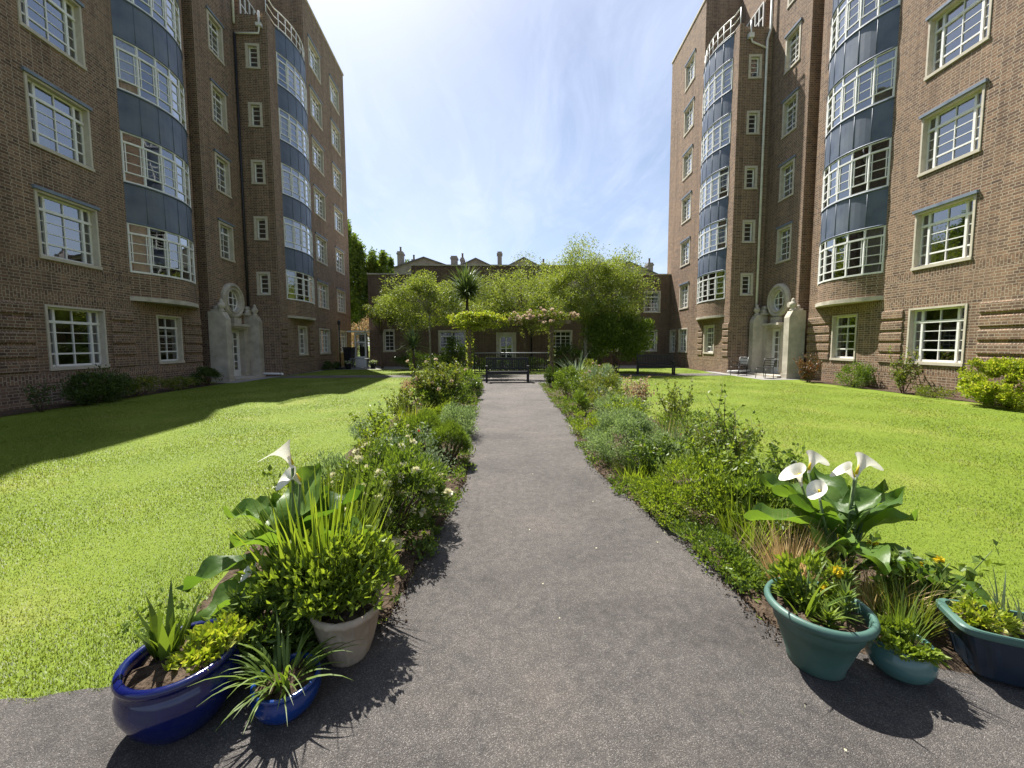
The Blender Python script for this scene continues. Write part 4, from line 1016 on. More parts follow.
# ---- left bed, near to far
calla('tall calla lily with white flowers behind the beige pot', (-1.17, 2.14, .03),
      [((.0, .02, 0), 2.6, .46, .40, .26, .22, .9), ((.02, 0, 0), .5, .48, .25, .28, .22, .7), ((-.03, 0, 0), 3.5, .36, .75, .25, .19, 1.0), ((0, -.02, 0), 4.1, .30, .8, .24, .17, .9),
       ((.02, .02, 0), 1.5, .54, .10, .30, .22, .3), ((0, 0, 0), 5.2, .36, .5, .26, .19, .9), ((.03, 0, 0), 6.1, .44, .45, .27, .19, .8), ((-.02, .02, 0), 3.0, .48, .3, .25, .20, 1.1), ((0, .03, 0), .9, .40, .55, .25, .18, .9), ((-.02, -.02, 0), 3.9, .20, .9, .28, .14, .6),
       ((.05, .02, 0), 1.2, .44, .05, .26, .19, .4), ((-.05, .0, 0), 2.2, .40, .12, .26, .19, .5), ((.06, -.03, 0), 5.8, .34, .12, .24, .17, .5), ((-.05, -.03, 0), 4.4, .40, .15, .24, .17, .6)],
      [(.03, .0, .80, 3.3, .30, .115), (.05, .03, .70, 4.2, .5, .085), (-.07, -.18, .3, 4.2, .4, .06)])
straps('sword_iris', 'upright bright green sword-shaped leaves right of the left calla lily', 'plant', (-1.0, 2.14, .03), 230, .78, .030, 'lf_bright', (.0, .36), (.05, .5), .20)
mound('mexican_orange', 'bushy green shrub with clusters of cream flowers beside the path', 'shrub', (-.83, 3.05, .02), (.36, .50, .33), 'lf_mid', 7500, .045, .016, nclump=80, spread=.26, up=.45, flowers=('fl_cream', 95, .042))
mound('cream_wallflower', 'cream flowering clump behind the leaves of the left calla lily', 'plant', (-1.15, 3.35, .02), (.25, .25, .30), 'lf_olive', 1500, .04, .016, flowers=('fl_cream', 70, .04))
mound('spurge', 'blue green leafy clump at the lawn edge of the left bed', 'plant', (-1.55, 3.75, .02), (.30, .28, .22), 'lf_blue', 1900, .05, .014, nclump=30, stems='stem')
mound('bronze_sedum', 'low bronze leaved plant near the lawn edge of the left bed', 'plant', (-1.60, 3.15, .02), (.20, .22, .13), 'lf_red', 700, .045, .025, nclump=18)
mound('grey_sage', 'loose grey green clump between the cream shrub and the clipped domes', 'plant', (-.92, 3.95, .02), (.30, .34, .30), 'lf_grey', 3200, .04, .012, nclump=46, flowers=('fl_red', 3, .02))
def dome(label, loc, r_, h, mat='lf_dark', n=9000, ln=.05, dark=.55):
    t = thing('rosemary_dome', label, 'shrub', loc, 0, 'clipped needle-leaved domes')
    d = unit(rng.normal(size=(n, 3))); d[:, 2] = np.abs(d[:, 2]) * 1.0 - .15; d = unit(d); lump = 1 + .09 * np.sin(d[:, 0] * 5 + d[:, 1] * 4) + .05 * np.sin(d[:, 2] * 9 + d[:, 0] * 7)
    P = d * np.array([r_, r_, h * .55]) * (lump * rng.uniform(.72, 1.0, n))[:, None] + np.array([0, 0, h * .42]); P[:, 2] = np.maximum(P[:, 2], .02)
    D = d + rng.normal(size=(n, 3)) * .3; D[:, 2] += .35
    V, F = leaf_geo(P, D, ln * rng.uniform(.6, 1.2, n), .007, .1); np_mesh('foliage', V, F, M[mat], t)
    s = MB()
    for k in range(12): a = k * .52; s.tube([(0, 0, -.02), (.45 * r_ * math.cos(a), .45 * r_ * math.sin(a), h * .3), (.75 * r_ * math.cos(a), .75 * r_ * math.sin(a), h * .55)], [.018, .012, .006], 5)
    s.build('stem', M['bark'], t)
dome('dense dark needle-leaved dome at the path edge, nearer of the pair', (-.64, 4.85, .02), .25, .52, 'lf_mid')
dome('dense dark needle-leaved dome set back from the path, farther of the pair', (-1.02, 5.25, .02), .28, .60, 'lf_mid')
stalks('open_shrub', 'open light green shrub of thin stems at the lawn edge of the left bed', 'shrub', (-1.62, 5.2, .02), 12, .68, .38, 'lf_bright', 'stem', 44, .05)
mound('catmint', 'small silvery plant on the lawn edge left of the open shrub', 'plant', (-2.0, 6.0, .02), (.26, .3, .18), 'lf_grey', 800, .04, .013)
straps('golden_grass', 'bright yellow green grassy clump in the middle of the left bed', 'plant', (-1.45, 6.3, .02), 130, .62, .02, 'lf_yellow', (.0, .5), (.1, .9), .16)
mound('round_shrub', 'rounded light green shrub at the path edge beyond the dark domes', 'shrub', (-.70, 6.35, .02), (.32, .40, .25), 'lf_blue', 3400, .035, .016, nclump=50, up=.5)
mound('low_perennial', 'soft green perennials between the dark domes and the rose bush', 'plant', (-1.1, 6.9, .02), (.35, .4, .22), 'lf_bright', 1800, .05, .018)
stalks('rose_bush', 'tall leafy rose bush with pale pink blooms in the left bed', 'shrub', (-1.28, 8.2, .02), 34, 1.22, .74, 'lf_olive', 'darkstem', 105, .06, flower='fl_pink', fsize=.09, nfl=16)
mound('rose_undergrowth', 'dense leafy growth at the foot of the tall rose bush', 'plant', (-1.2, 8.3, .02), (.6, .6, .40), 'lf_mid', 3000, .06, .035, nclump=50)
mound('bronze_shrub', 'reddish bronze shrub left of the tall rose bush', 'shrub', (-2.05, 9.6, .02), (.34, .36, .34), 'lf_pinkish', 1200, .055, .028)
mound('dark_perennial', 'low dark green clump at the path edge beyond the rose bush', 'plant', (-.86, 10.6, .02), (.26, .6, .26), 'lf_dark', 2000, .06, .03)
mound('green_perennial', 'mid green clump at the far end of the left bed', 'plant', (-1.2, 12.6, .02), (.5, .8, .35), 'lf_mid', 2400, .07, .035)
mound('pale_perennial', 'pale leafy clump on the lawn side of the far left bed', 'plant', (-1.9, 12.0, .02), (.4, .7, .33), 'lf_olive', 1700, .07, .03)

# ---- right bed, near to far
calla('broad calla lily with white flowers behind the teal pots', (2.08, 2.27, .03),
      [((0, 0, 0), 3.0, .42, .60, .34, .20, .6), ((.02, .03, 0), 1.3, .44, .2, .30, .23, .5), ((.05, 0, 0), .2, .42, .35, .32, .23, .6), ((.03, -.02, 0), 5.6, .30, .9, .44, .17, .75), ((-.02, .02, 0), 2.3, .44, .3, .30, .22, .7), ((0, -.03, 0), 4.4, .32, .5, .27, .19, .9), ((0, 0, 0), 3.8, .34, .5, .28, .20, .8), ((.04, .02, 0), .8, .40, .30, .30, .20, .6), ((.0, .03, 0), 2.8, .42, .2, .28, .20, .9), ((.05, -.03, 0), 5.0, .28, .55, .26, .17, .9),
       ((.08, 0, 0), .1, .40, .05, .28, .20, .3), ((-.08, 0, 0), 3.1, .36, .08, .28, .19, .4), ((.02, .06, 0), 1.7, .38, .08, .30, .20, .3), ((.1, .03, 0), 5.9, .32, .2, .28, .19, .6), ((-.06, -.05, 0), 4.1, .26, .3, .25, .17, .7)],
      [(-.24, .02, .60, 3.3, .25, .105), (-.18, -.05, .54, 3.7, .3, .09), (-.15, .08, .66, .3, .35, .105), (.13, .05, .64, .1, .35, .115), (.10, .03, .63, 2.9, .45, .085)])
straps('straw_grass', 'dry straw coloured grass tuft behind the large teal pot', 'grass', (1.70, 2.18, .03), 320, .46, .006, 'straw', (.0, .55), (.1, .9), .09)
straps('straw_grass', 'dry straw coloured grass tuft spilling right of the calla lily', 'grass', (2.05, 1.98, .03), 190, .34, .006, 'straw', (.2, 1.0), (.3, 1.2), .08)
straps('fine_grass', 'fine green grass tuft behind the small pale teal bowl', 'grass', (2.10, 1.86, .03), 240, .34, .006, 'lf_olive', (.0, .6), (.1, .9), .09)
stalks('yellow_poppy', 'thin stemmed plant with pale yellow flowers behind the trough', 'plant', (2.30, 2.02, .03), 12, .42, .26, 'lf_mid', 'stem', 26, .05, flower='fl_yellow', fsize=.05, nfl=5)
straps('bright_grass', 'bright green broad grass clump left of the right calla lily', 'plant', (1.80, 2.72, .03), 110, .46, .016, 'lf_bright', (.0, .5), (.1, .7), .18)
mound('fern_clump', 'spreading light green ferny clump beside the right of the path', 'plant', (1.76, 3.35, .02), (.40, .48, .20), 'lf_bright', 4200, .045, .014, nclump=60, up=.4)
mound('creeping_weed', 'low creeping green plants on the right path edge by the straw grass', 'plant', (1.50, 2.55, .02), (.16, .42, .07), 'lf_mid', 1700, .03, .016, nclump=36)
mound('creeping_weed', 'low creeping green plants on the right path edge below the ferny clump', 'plant', (1.38, 3.45, .02), (.14, .50, .09), 'lf_bright', 1600, .032, .014, nclump=36)
mound('leafy_clump', 'dark leafy clump between the bright grass and the rose stems', 'plant', (2.05, 3.05, .02), (.34, .34, .22), 'lf_mid', 2600, .05, .02, nclump=40)
stalks('tall_rose', 'tall open rose with dark thin stems in the right bed', 'shrub', (2.20, 3.65, .02), 10, 1.10, .42, 'lf_mid', 'darkstem', 40, .045, flower='fl_white', fsize=.06, nfl=2)
stalks('open_rose', 'light green open rose behind the dark rose stems', 'shrub', (2.45, 4.5, .02), 12, .85, .45, 'lf_olive', 'stem', 30, .045)
mound('blue_mound', 'wide blue green mound of tiny leaves leaning over the path', 'shrub', (1.55, 4.85, .02), (.48, .55, .33), 'lf_blue', 9000, .030, .015, nclump=70, spread=.26, up=.4)
straps('red_grass', 'upright reddish green grass clump right of the blue green mound', 'grass', (2.08, 4.65, .02), 240, .56, .011, 'lf_blue', (.0, .4), (.0, .6), .2)
straps('bronze_grass', 'bronze grass clump behind the blue green mound', 'grass', (2.25, 5.3, .02), 150, .58, .010, 'lf_pinkish', (.0, .5), (.1, .7), .18)
mound('spreading_shrub', 'dull green spreading shrub on the lawn side of the right bed', 'shrub', (2.6, 5.3, .02), (.42, .5, .27), 'lf_mid', 3000, .04, .016, nclump=50)
mound('low_green', 'low light green cushion at the path edge beyond the blue green mound', 'plant', (1.52, 6.4, .02), (.28, .55, .18), 'lf_bright', 2200, .04, .018)
mound('feathery_green', 'feathery mid green clump in the middle of the right bed', 'plant', (2.15, 6.9, .02), (.42, .5, .34), 'lf_blue', 2800, .05, .013, nclump=50)
stalks('pink_shrub', 'thin shrub with reddish stems and pale blooms in the right bed', 'shrub', (2.6, 7.4, .02), 20, .86, .5, 'lf_pinkish', 'darkstem', 46, .05, flower='fl_pink', fsize=.06, nfl=9)
mound('path_edge_green', 'small round green clump at the path edge halfway along the right bed', 'plant', (1.62, 8.3, .02), (.26, .5, .25), 'lf_mid', 1800, .05, .022)
mound('yellow_clump', 'yellow green clump beside the pale blooming shrub', 'plant', (2.35, 8.9, .02), (.5, .6, .36), 'lf_olive', 2400, .055, .026, flowers=('fl_cream', 14, .04))
mound('round_green', 'rounded dark green bush at the path edge near the far right bed', 'shrub', (1.85, 10.8, .02), (.40, .55, .42), 'lf_mid', 2600, .055, .028)
mound('pale_bush', 'pale grey green bush on the lawn side of the far right bed', 'shrub', (2.75, 10.6, .02), (.45, .6, .42), 'lf_grey', 2200, .06, .026, flowers=('fl_pink', 10, .05))
mound('dark_bush', 'dark low bush at the foot of the right pergola post', 'shrub', (1.95, 13.6, .02), (.36, .7, .36), 'lf_dark', 2200, .065, .035)
mound('flowering_bush', 'leafy bush with cream and pink blooms at the far end of the right bed', 'shrub', (3.2, 13.0, .02), (.8, .9, .48), 'lf_olive', 3400, .07, .036, flowers=('fl_pink', 26, .06))
straps('phormium', 'spiky upright strap-leaved plant in front of the right pergola post', 'plant', (2.75, 13.9, .05), 60, 1.25, .07, 'lf_grey', (.0, .75), (.1, 1.0), .12)

for (x, y, n, h, rad, leaf, lab) in (
    (-1.35, 2.75, 12, .62, .30, 'lf_bright', 'thin leafy weed stems between the left calla lily and the cream shrub'),
    (-1.05, 3.75, 14, .66, .34, 'lf_mid', 'wispy upright stems behind the cream flowering shrub'),
    (-1.25, 4.5, 14, .62, .36, 'lf_bright', 'leafy upright stems just left of the nearer dark dome'),
    (-1.75, 7.2, 14, .75, .40, 'lf_olive', 'tall thin stems at the lawn edge in front of the rose bush'),
    (1.95, 3.35, 16, .62, .36, 'lf_bright', 'bright upright stems above the ferny clump'),
    (1.70, 4.05, 14, .52, .32, 'lf_mid', 'leafy stems between the ferny clump and the blue green mound'),
    (2.50, 3.35, 6, .60, .26, 'lf_mid', 'tall weedy stems on the lawn side, nearer than the dark rose stems'),
    (2.65, 4.3, 7, .72, .30, 'lf_olive', 'tall pale stems on the lawn side, beyond the dark rose stems'),
    (1.95, 6.0, 16, .72, .40, 'lf_bright', 'upright green stems just beyond the blue green mound'),
    (2.9, 6.5, 14, .85, .40, 'lf_olive', 'loose tall stems at the lawn edge in the middle of the right bed'),
    (2.0, 9.6, 16, .85, .45, 'lf_mid', 'leafy upright stems in front of the far round dark bush'),
    (-1.6, 10.9, 16, .90, .5, 'lf_mid', 'leafy upright stems in the left bed beyond the rose bush')):
    stalks('weed_stems', lab, 'plant', (x, y, .02), n, h, rad, leaf, 'stem', 54, .05, flower='fl_cream' if n == 14 else None, fsize=.035, nfl=7)
straps('wild_grass', 'loose wild grass blades in the left bed between the grey clump and the round shrub', 'grass', (-1.35, 5.7, .02), 170, .55, .012, 'lf_bright', (.0, .6), (.1, 1.0), .25)
straps('wild_grass', 'loose wild grass blades at the lawn edge beside the ferny clump', 'grass', (2.45, 2.85, .02), 200, .52, .011, 'lf_olive', (.0, .6), (.1, 1.0), .22)
straps('wild_grass', 'loose wild grass blades on the path side in front of the blue green mound', 'grass', (1.45, 4.15, .02), 150, .34, .010, 'lf_bright', (.1, .8), (.2, 1.1), .18)
# ---- borders along the walls
mound('golden_bush', 'dense golden green bush by the right wall, rightmost of its border', 'shrub', (11.75, 8.6, .0), (.68, .80, .60), 'lf_yellow', 9000, .065, .045, nclump=90, spread=.22)
stalks('wall_rose', 'tall sparse rose against the sunlit wall under the wide window', 'shrub', (12.15, 11.4, .0), 14, 1.35, .55, 'lf_olive', 'darkstem', 44, .07, flower='fl_pink', fsize=.07, nfl=4)
mound('wall_shrub', 'small green shrub against the sunlit wall under the narrow window', 'shrub', (12.2, 13.1, .0), (.48, .5, .42), 'lf_mid', 2200, .06, .032, nclump=40)
stalks('bronze_wall_shrub', 'bronze leaved shrub beside the right stone portal', 'shrub', (12.0, 14.85, .0), 16, 1.08, .55, 'lf_red', 'darkstem', 40, .07)
mound('wall_plant', 'low green plants at the foot of the sunlit wall right of the sparse rose', 'plant', (11.95, 10.3, .0), (.35, .5, .16), 'lf_olive', 700, .06, .02)
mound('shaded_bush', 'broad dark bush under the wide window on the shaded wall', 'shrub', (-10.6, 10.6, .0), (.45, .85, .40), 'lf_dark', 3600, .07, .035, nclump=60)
mound('shaded_plant', 'yellowish low plant right of the dark bush on the shaded wall', 'plant', (-10.85, 12.0, .0), (.35, .6, .28), 'lf_olive', 1200, .06, .028, flowers=('fl_yellow', 6, .05))
stalks('shaded_rose', 'thin bare shrub at the foot of the shaded wall near the left edge', 'shrub', (-10.5, 9.2, .0), 9, .8, .4, 'lf_dark', 'darkstem', 18, .06)
mound('portal_shrub', 'small dark shrub left of the left stone portal', 'shrub', (-11.15, 15.2, .0), (.4, .5, .33), 'lf_dark', 1500, .07, .035)
mound('portal_plant', 'low yellow green plants under the narrow shaded window', 'plant', (-11.0, 13.7, .0), (.3, .6, .22), 'lf_olive', 1000, .06, .03)
mound('corner_shrub', 'low dark shrub under the far windows of the shaded block', 'shrub', (-10.45, 24.6, .0), (.4, .9, .30), 'lf_dark', 1200, .09, .045)

# ------------------------------------------------------------------ trees
def tree(name, label, loc, trunk, crown, mat, n, ln, wd, bark='bark', limbs=9, nclump=70, spread=.20, shell=.35, droop=-.1, group=None, lean=(0, 0), cut=-.9):
    """trunk: (base radius, height of fork); crown: (cx, cy, cz, rx, ry, rz)"""
    r = thing(name, label, 'tree', loc, 0, group)
    cx_, cy_, cz_, rx, ry, rz_ = crown; t = MB(); r0, hf = trunk
    fork = Vector((lean[0], lean[1], hf)); t.tube([(0, 0, -.05), (lean[0] * .3, lean[1] * .3, hf * .5), fork], [r0 * 1.2, r0, r0 * .75], 9); t.build('trunk', M[bark], r)
    n = int(n * 1.7); P, c, q = clump_pts(n, (cx_, cy_, cz_), (rx, ry, rz_), int(nclump * 1.3), spread, shell, cut)
    lb = MB(); idx = rng.choice(len(P), limbs)
    for i in idx:
        e = Vector(P[i]); e = Vector((cx_, cy_, cz_)).lerp(e, .85); m_ = fork.lerp(e, .45) + Vector(rng.normal(size=3)) * .12 * rx + Vector((0, 0, .1 * rz_))
        lb.tube([fork - Vector((0, 0, .1)), m_, e], [r0 * .5, r0 * .3, r0 * .08], 6)
        for k in range(3):
            e2 = e + Vector(rng.normal(size=3)) * .10 * rx; lb.tube([m_.lerp(e, .4), e2], [r0 * .16, r0 * .05], 4)
    lb.build('limb', M[bark], r)
    D = rng.normal(size=P.shape) * .7 + unit(P - c) * .6; D[:, 2] += droop
    V, F = leaf_geo(P, D, ln * rng.uniform(.6, 1.25, len(P)), wd * rng.uniform(.7, 1.2, len(P)), .18); np_mesh('crown', V, F, M[mat], r); return r

tree('spreading_tree', 'largest light green spreading tree in front of the low building', (4.65, 21.3, 0), (.10, 3.2), (.35, 0, 4.6, 3.1, 2.4, 2.2), 'lf_tree', 27000, .115, .045, 'palebark', 26, 90, .24, .3, lean=(.05, 0))
tree('airy_tree', 'airy light green tree just left of the largest spreading tree', (1.6, 24.0, 0), (.10, 2.6), (-.45, 0, 4.3, 3.4, 1.6, 2.15), 'lf_tree', 21000, .11, .045, 'bark', 22, 80, .24, .3)
tree('small_tree', 'small broad light green tree left of the palm tree', (-3.95, 22.3, 0), (.055, 3.3), (-.35, 0, 4.0, 2.6, 1.5, 1.55), 'lf_tree', 13500, .11, .045, 'palebark', 22, 55, .26, .35)
tree('background_tree', 'olive tree crown showing at the left end of the low building', (-7.6, 25.5, 0), (.07, 2.2), (.3, 0, 3.9, 1.3, .9, 1.1), 'lf_olive', 3800, .12, .05, 'bark', 8, 40, .22)
for i, (x, y, h, rx, lab) in enumerate(((-14.6, 40, 12.4, 1.7, 'tall upright poplar behind the far corner of the shaded block'), (-12.2, 41, 10.6, 1.4, 'shorter upright poplar to the right of the tallest poplar'), (-11.2, 47, 10.2, 1.6, 'distant rounded tree top right of the poplars, above the low roof'))):
    tree('poplar_tree', lab, (x, y, 0), (.2, 3.5), (0, 0, h * .60, rx * 1.35, rx * 1.35, h * .46), 'lf_mid', 18000, .26, .15, 'bark', 12, 80, .2, .3, group='upright trees beyond the left end of the court')
mound('pale_climber', 'pale pinkish shrub in the gap left of the low building', 'shrub', (-11.2, 33.5, 0), (1.5, 1.2, 1.9), 'lf_pinkish', 3000, .13, .07, nclump=50)
mound('rounded_evergreen', 'large dense dark green rounded bush behind the right bench', 'shrub', (6.35, 21.2, 0), (1.75, 1.3, 1.42), 'lf_mid', 10000, .15, .075, nclump=60, spread=.34, zc=2.1, shell=.45, cut=-.8)
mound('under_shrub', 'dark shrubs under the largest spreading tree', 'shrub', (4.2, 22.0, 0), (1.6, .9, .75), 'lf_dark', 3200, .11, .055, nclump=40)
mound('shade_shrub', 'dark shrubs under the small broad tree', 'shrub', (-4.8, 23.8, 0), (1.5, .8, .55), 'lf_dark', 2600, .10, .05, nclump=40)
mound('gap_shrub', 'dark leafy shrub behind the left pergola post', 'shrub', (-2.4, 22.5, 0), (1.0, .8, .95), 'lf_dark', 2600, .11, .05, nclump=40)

def cordyline(name, label, loc, h, ln, wd, n, group=None, tr=.09, mat='lf_cord', lean=(0, 0)):
    r = thing(name, label, 'palm', loc, 0, group); t = MB(); t.tube([(0, 0, -.05), (lean[0] * .4, lean[1] * .4, h * .5), (lean[0], lean[1], h)], [tr * 1.2, tr, tr * .8], 9); t.build('trunk', M['bark'], r)
    az = rng.uniform(0, 2 * np.pi, n); P = np.tile(np.array([[lean[0], lean[1], h]]), (n, 1)) + rng.normal(size=(n, 3)) * .05; P[:, 2] += rng.uniform(-.35, .1, n) * (h * .15)
    V, F = blade_geo(P, az, rng.uniform(.1, 1.75, n), rng.uniform(.2, 1.3, n), ln * rng.uniform(.7, 1.1, n), wd * rng.uniform(.8, 1.2, n), 6, mid=.3); np_mesh('crown', V, F, M[mat], r); return r
cordyline('cabbage_palm', 'tall spiky cabbage palm above the left pergola post', (-1.75, 21.2, 0), 4.25, 1.65, .10, 420)
cordyline('cabbage_palm', 'short spiky cabbage palm under the small broad tree', (-4.55, 20.8, 0), 1.45, 1.15, .075, 150, tr=.07)

# ------------------------------------------------------------------ pergola, benches, railing
def pergola_post(label, loc):
    r = thing('pergola_post', label, 'post', loc, 0, 'pergola posts'); b = MB(); b.box(-.075, .075, -.075, .075, 0, 2.42); b.build('shaft', M['post'], r, bevel=.008)
    c = MB(); c.box(-.11, .11, -.11, .11, 0.0, .16); c.build('base', M['post'], r); return r
pergola_post('timber pergola post wrapped in yellow green creeper, left of the path end', (-1.40, 18.0, 0)); pergola_post('timber pergola post wrapped in pink climbing rose, right of the path end', (2.30, 17.5, 0))
b = MB(); b.beam((-2.15, 18.07, 2.50), (3.15, 17.42, 2.50), (0, .05, 0), (0, 0, .08)); o = b.build('pergola_beam', M['post'], None); tag(o, 'long timber pergola beam spanning the two planted posts', 'beam')
def climber(label, loc, crown, mat, n, ln, wd, posth, flower=None):
    r = thing('climbing_plant', label, 'climber', loc, 0, 'climbers on the pergola'); cx_, cy_, cz_, rx, ry, rz_ = crown
    P, c, q = clump_pts(n, (cx_, cy_, cz_), (rx, ry, rz_), 110, .24, .1, None); m = n // 16; a = rng.uniform(0, 6.28, m); z = rng.random(m) * posth; rr = .10 + .12 * rng.random(m) * (z / posth); P2 = np.stack([rr * np.cos(a), rr * np.sin(a), z], 1); P = np.concatenate([P, P2])
    D = rng.normal(size=P.shape); D[:, 2] -= .25; V, F = leaf_geo(P, D, ln * rng.uniform(.6, 1.3, len(P)), wd, .2); np_mesh('foliage', V, F, M[mat], r)
    s = MB()
    for k in range(4):
        pts = [(.09 * math.cos(k * 1.6 + i * .8), .09 * math.sin(k * 1.6 + i * .8), posth * i / 8) for i in range(9)]; s.tube(pts, .016, 5)
    s.build('stem', M['bark'], r)
    if flower:
        blooms(r, P[rng.choice(n, 90)] * np.array([1.02, 1.1, 1.0]) + np.array([0, -.05, .06]), flower, .10)
climber('bright yellow green creeper over the left pergola post', (-1.40, 18.0, 0), (.45, -.05, 2.62, 1.45, .5, .42), 'lf_yellow', 5600, .10, .07, 2.4)
climber('pink flowering climbing rose over the right pergola post', (2.30, 17.5, 0), (-.55, -.02, 2.64, 1.55, .5, .40), 'lf_olive', 5000, .085, .05, 2.4, 'fl_pink')

def bench(label, loc, rz, wd=1.72, mat='benchwood'):
    r = thing('garden_bench', label, 'bench', loc, rz, 'wooden garden benches'); a = wd / 2
    s = MB()
    for k in range(6): s.box(-a + .04, a - .04, -.06 + k * .085, .005 + k * .085, .42, .445)
    s.build('seat', M[mat], r, bevel=.004)
    b = MB(); b.beam((-a + .05, .47, .93), (a - .05, .47, .93), (0, .02, 0), (0, 0, .045)); b.beam((-a + .05, .445, .52), (a - .05, .445, .52), (0, .018, 0), (0, 0, .035))
    n = 21
    for k in range(n): x = -a + .12 + (wd - .24) * k / (n - 1); b.beam((x, .447, .55), (x, .468, .89), (.021, 0, 0), (0, .008, 0))
    b.build('backrest', M[mat], r)
    for x in (-a + .035, a - .035):
        l = MB(); l.box(x - .035, x + .035, -.07, -.0, 0, .62); l.build('leg', M[mat], r); l = MB(); l.beam((x, .43, 0), (x, .48, .98), (.035, 0, 0), (0, .035, 0)); l.build('leg', M[mat], r)
        m_ = MB(); m_.box(x - .045, x + .045, -.10, .44, .622, .662); m_.build('armrest', M[mat], r, bevel=.006)
    f = MB(); f.box(-a + .07, a - .07, -.055, -.02, .33, .415); f.box(-a + .07, a - .07, .40, .43, .33, .415); f.build('apron', M[mat], r); return r
bench('dark slatted garden bench facing down the path', (.28, 15.45, .006), 0.0); bench('dark slatted garden bench on the right lawn under the dense bush', (7.65, 19.0, .008), R(-14), 1.75)

def railing(label, x0, x1, y, h, mat='rail'):
    r = thing('railing', label, 'railing', ((x0 + x1) / 2, y, 0)); a = (x1 - x0) / 2
    t = MB(); t.tube([(-a, 0, h), (a, 0, h)], .032, 8); t.build('top_rail', M[mat], r)
    b = MB(); b.tube([(-a, 0, .14), (a, 0, .14)], .018, 6); n = int(2 * a / .115)
    for k in range(n + 1): x = -a + 2 * a * k / n; b.tube([(x, 0, .14), (x, 0, h)], .019, 5, caps=False)
    b.build('bars', M['blackmetal'], r)
    for k in range(4): x = -a + 2 * a * k / 3; p = MB(); p.tube([(x, .03, 0), (x, .03, h)], .026, 7); p.build('post', M['blackmetal'], r)
railing('dark barred railing with a pale top rail behind the path bench', -1.3, 2.6, 19.95, 1.08)
mound('low_hedge', 'dark low hedge behind the barred railing', 'hedge', (.6, 20.8, 0), (2.2, .45, .45), 'lf_dark', 4200, .08, .04, nclump=80)

def metal_chair(label, loc, rz, arms, mat='blackmetal'):
    r = thing('metal_chair', label, 'chair', loc, rz, 'metal chairs by the right portal'); a = .23
    s = MB(); s.box(-a, a, -a, a, .44, .465); s.build('seat', M[mat], r, bevel=.006)
    b = MB(); b.beam((-a + .01, a + .06, .66), (a - .01, a + .06, .66), (0, .01, .0), (0, 0, .13)) if arms else [b.beam((-a, a + .03 + .02 * k, .55 + .1 * k), (a, a + .03 + .02 * k, .55 + .1 * k), (0, .008, 0), (0, 0, .012)) for k in range(4)]
    for x in (-a, a): b.tube([(x, a - .01, .46), (x, a + .05, .66), (x, a + .08, .86)], .014, 7)
    b.tube([(-a, a + .08, .86), (a, a + .08, .86)], .014, 7); b.build('backrest', M['rail' if arms else mat], r)
    for x in (-a + .015, a - .015):
        for y, d in ((-a + .015, -.05), (a - .015, .05)): l = MB(); l.tube([(x, y + d, 0), (x, y, .44)], .014, 7); l.build('leg', M[mat], r)
        if arms: m_ = MB(); m_.tube([(x, -a + .02, .45), (x, -a + .0, .66), (x, a + .03, .66)], .013, 6); m_.build('armrest', M[mat], r)
    return r
metal_chair('dark metal armchair with a grey back left of the right portal', (11.35, 18.3, .01), R(-75), True)
metal_chair('slim black metal chair in front of the right portal door', (11.55, 16.75, .01), R(-70), False)
def gutter(label, p0, p1):
    b = MB(); b.tube([p0, p1], .055, 10); e = Vector(p1); d = (Vector(p1) - Vector(p0)).normalized(); b.tube([e - d * .02, e + d * .05, e + d * .07 - Vector((0, 0, .06))], .066, 10)
    o = b.build('drain_pipe', M['whitepipe'], None); tag(o, label, 'pipe', 'white pipes lying at the wall foot')
gutter('white pipe lying along the foot of the shaded wall beside the left portal', (-11.9, 19.15, .18), (-10.55, 19.15, .13)); gutter('white pipe lying along the foot of the wall beside the right portal', (12.4, 19.05, .18), (11.35, 19.05, .13))

# ---- porch door, bin, pole and pots at the left end of the low building
def porch():
    r = thing('porch_door', 'white glazed porch door at the left end of the low building', 'door', (-9.5, 27.0, 0), R(-12)); f = MB()
    for x0, x1 in ((-.42, -.33), (.33, .42)): f.box(x0, x1, 0, .08, 0, 2.35)
    f.box(-.33, .33, 0.003, .077, 2.2, 2.35); f.box(-.33, .33, .01, .07, 0, .75); f.box(-.33, .33, .012, .068, 1.65, 1.75); f.build('frame', M['white'], r)
    g = MB(); g.quad((-.33, .04, .75), (.33, .04, .75), (.33, .04, 2.2), (-.33, .04, 2.2)); g.build('pane', M['glass'], r)
    h = MB(); h.box(-.75, .5, -.35, .4, 2.38, 2.47); h.build('canopy', M['white'], r); k = MB(); k.box(-.30, .30, .4, .45, 0, 2.3); k.build('interior', M['room'], r)
porch()
def bin_():
    r = thing('waste_bin', 'black wheeled bin standing beside the white porch door', 'bin', (-9.95, 26.2, .008), R(-8)); b = MB(); A = [(-.26, -.3), (.26, -.3), (.26, .3), (-.26, .3)]
    for i in range(4): (x0, y0), (x1, y1) = A[i], A[(i + 1) % 4]; b.quad((x0 * .8, y0 * .8, .06), (x1 * .8, y1 * .8, .06), (x1, y1, 1.3), (x0, y0, 1.3))
    b.quad(*[(x * .8, y * .8, .06) for x, y in A][::-1]); b.build('body', M['blackmetal'], r)
    l = MB(); l.box(-.29, .29, -.34, .33, 1.302, 1.37); l.build('lid', M['blackmetal'], r)
    for x in (-.2, .2): w_ = MB(); w_.tube([(x - .03, .24, .1), (x + .03, .24, .1)], .1, 14); w_.build('wheel', M['blackmetal'], r)
bin_()
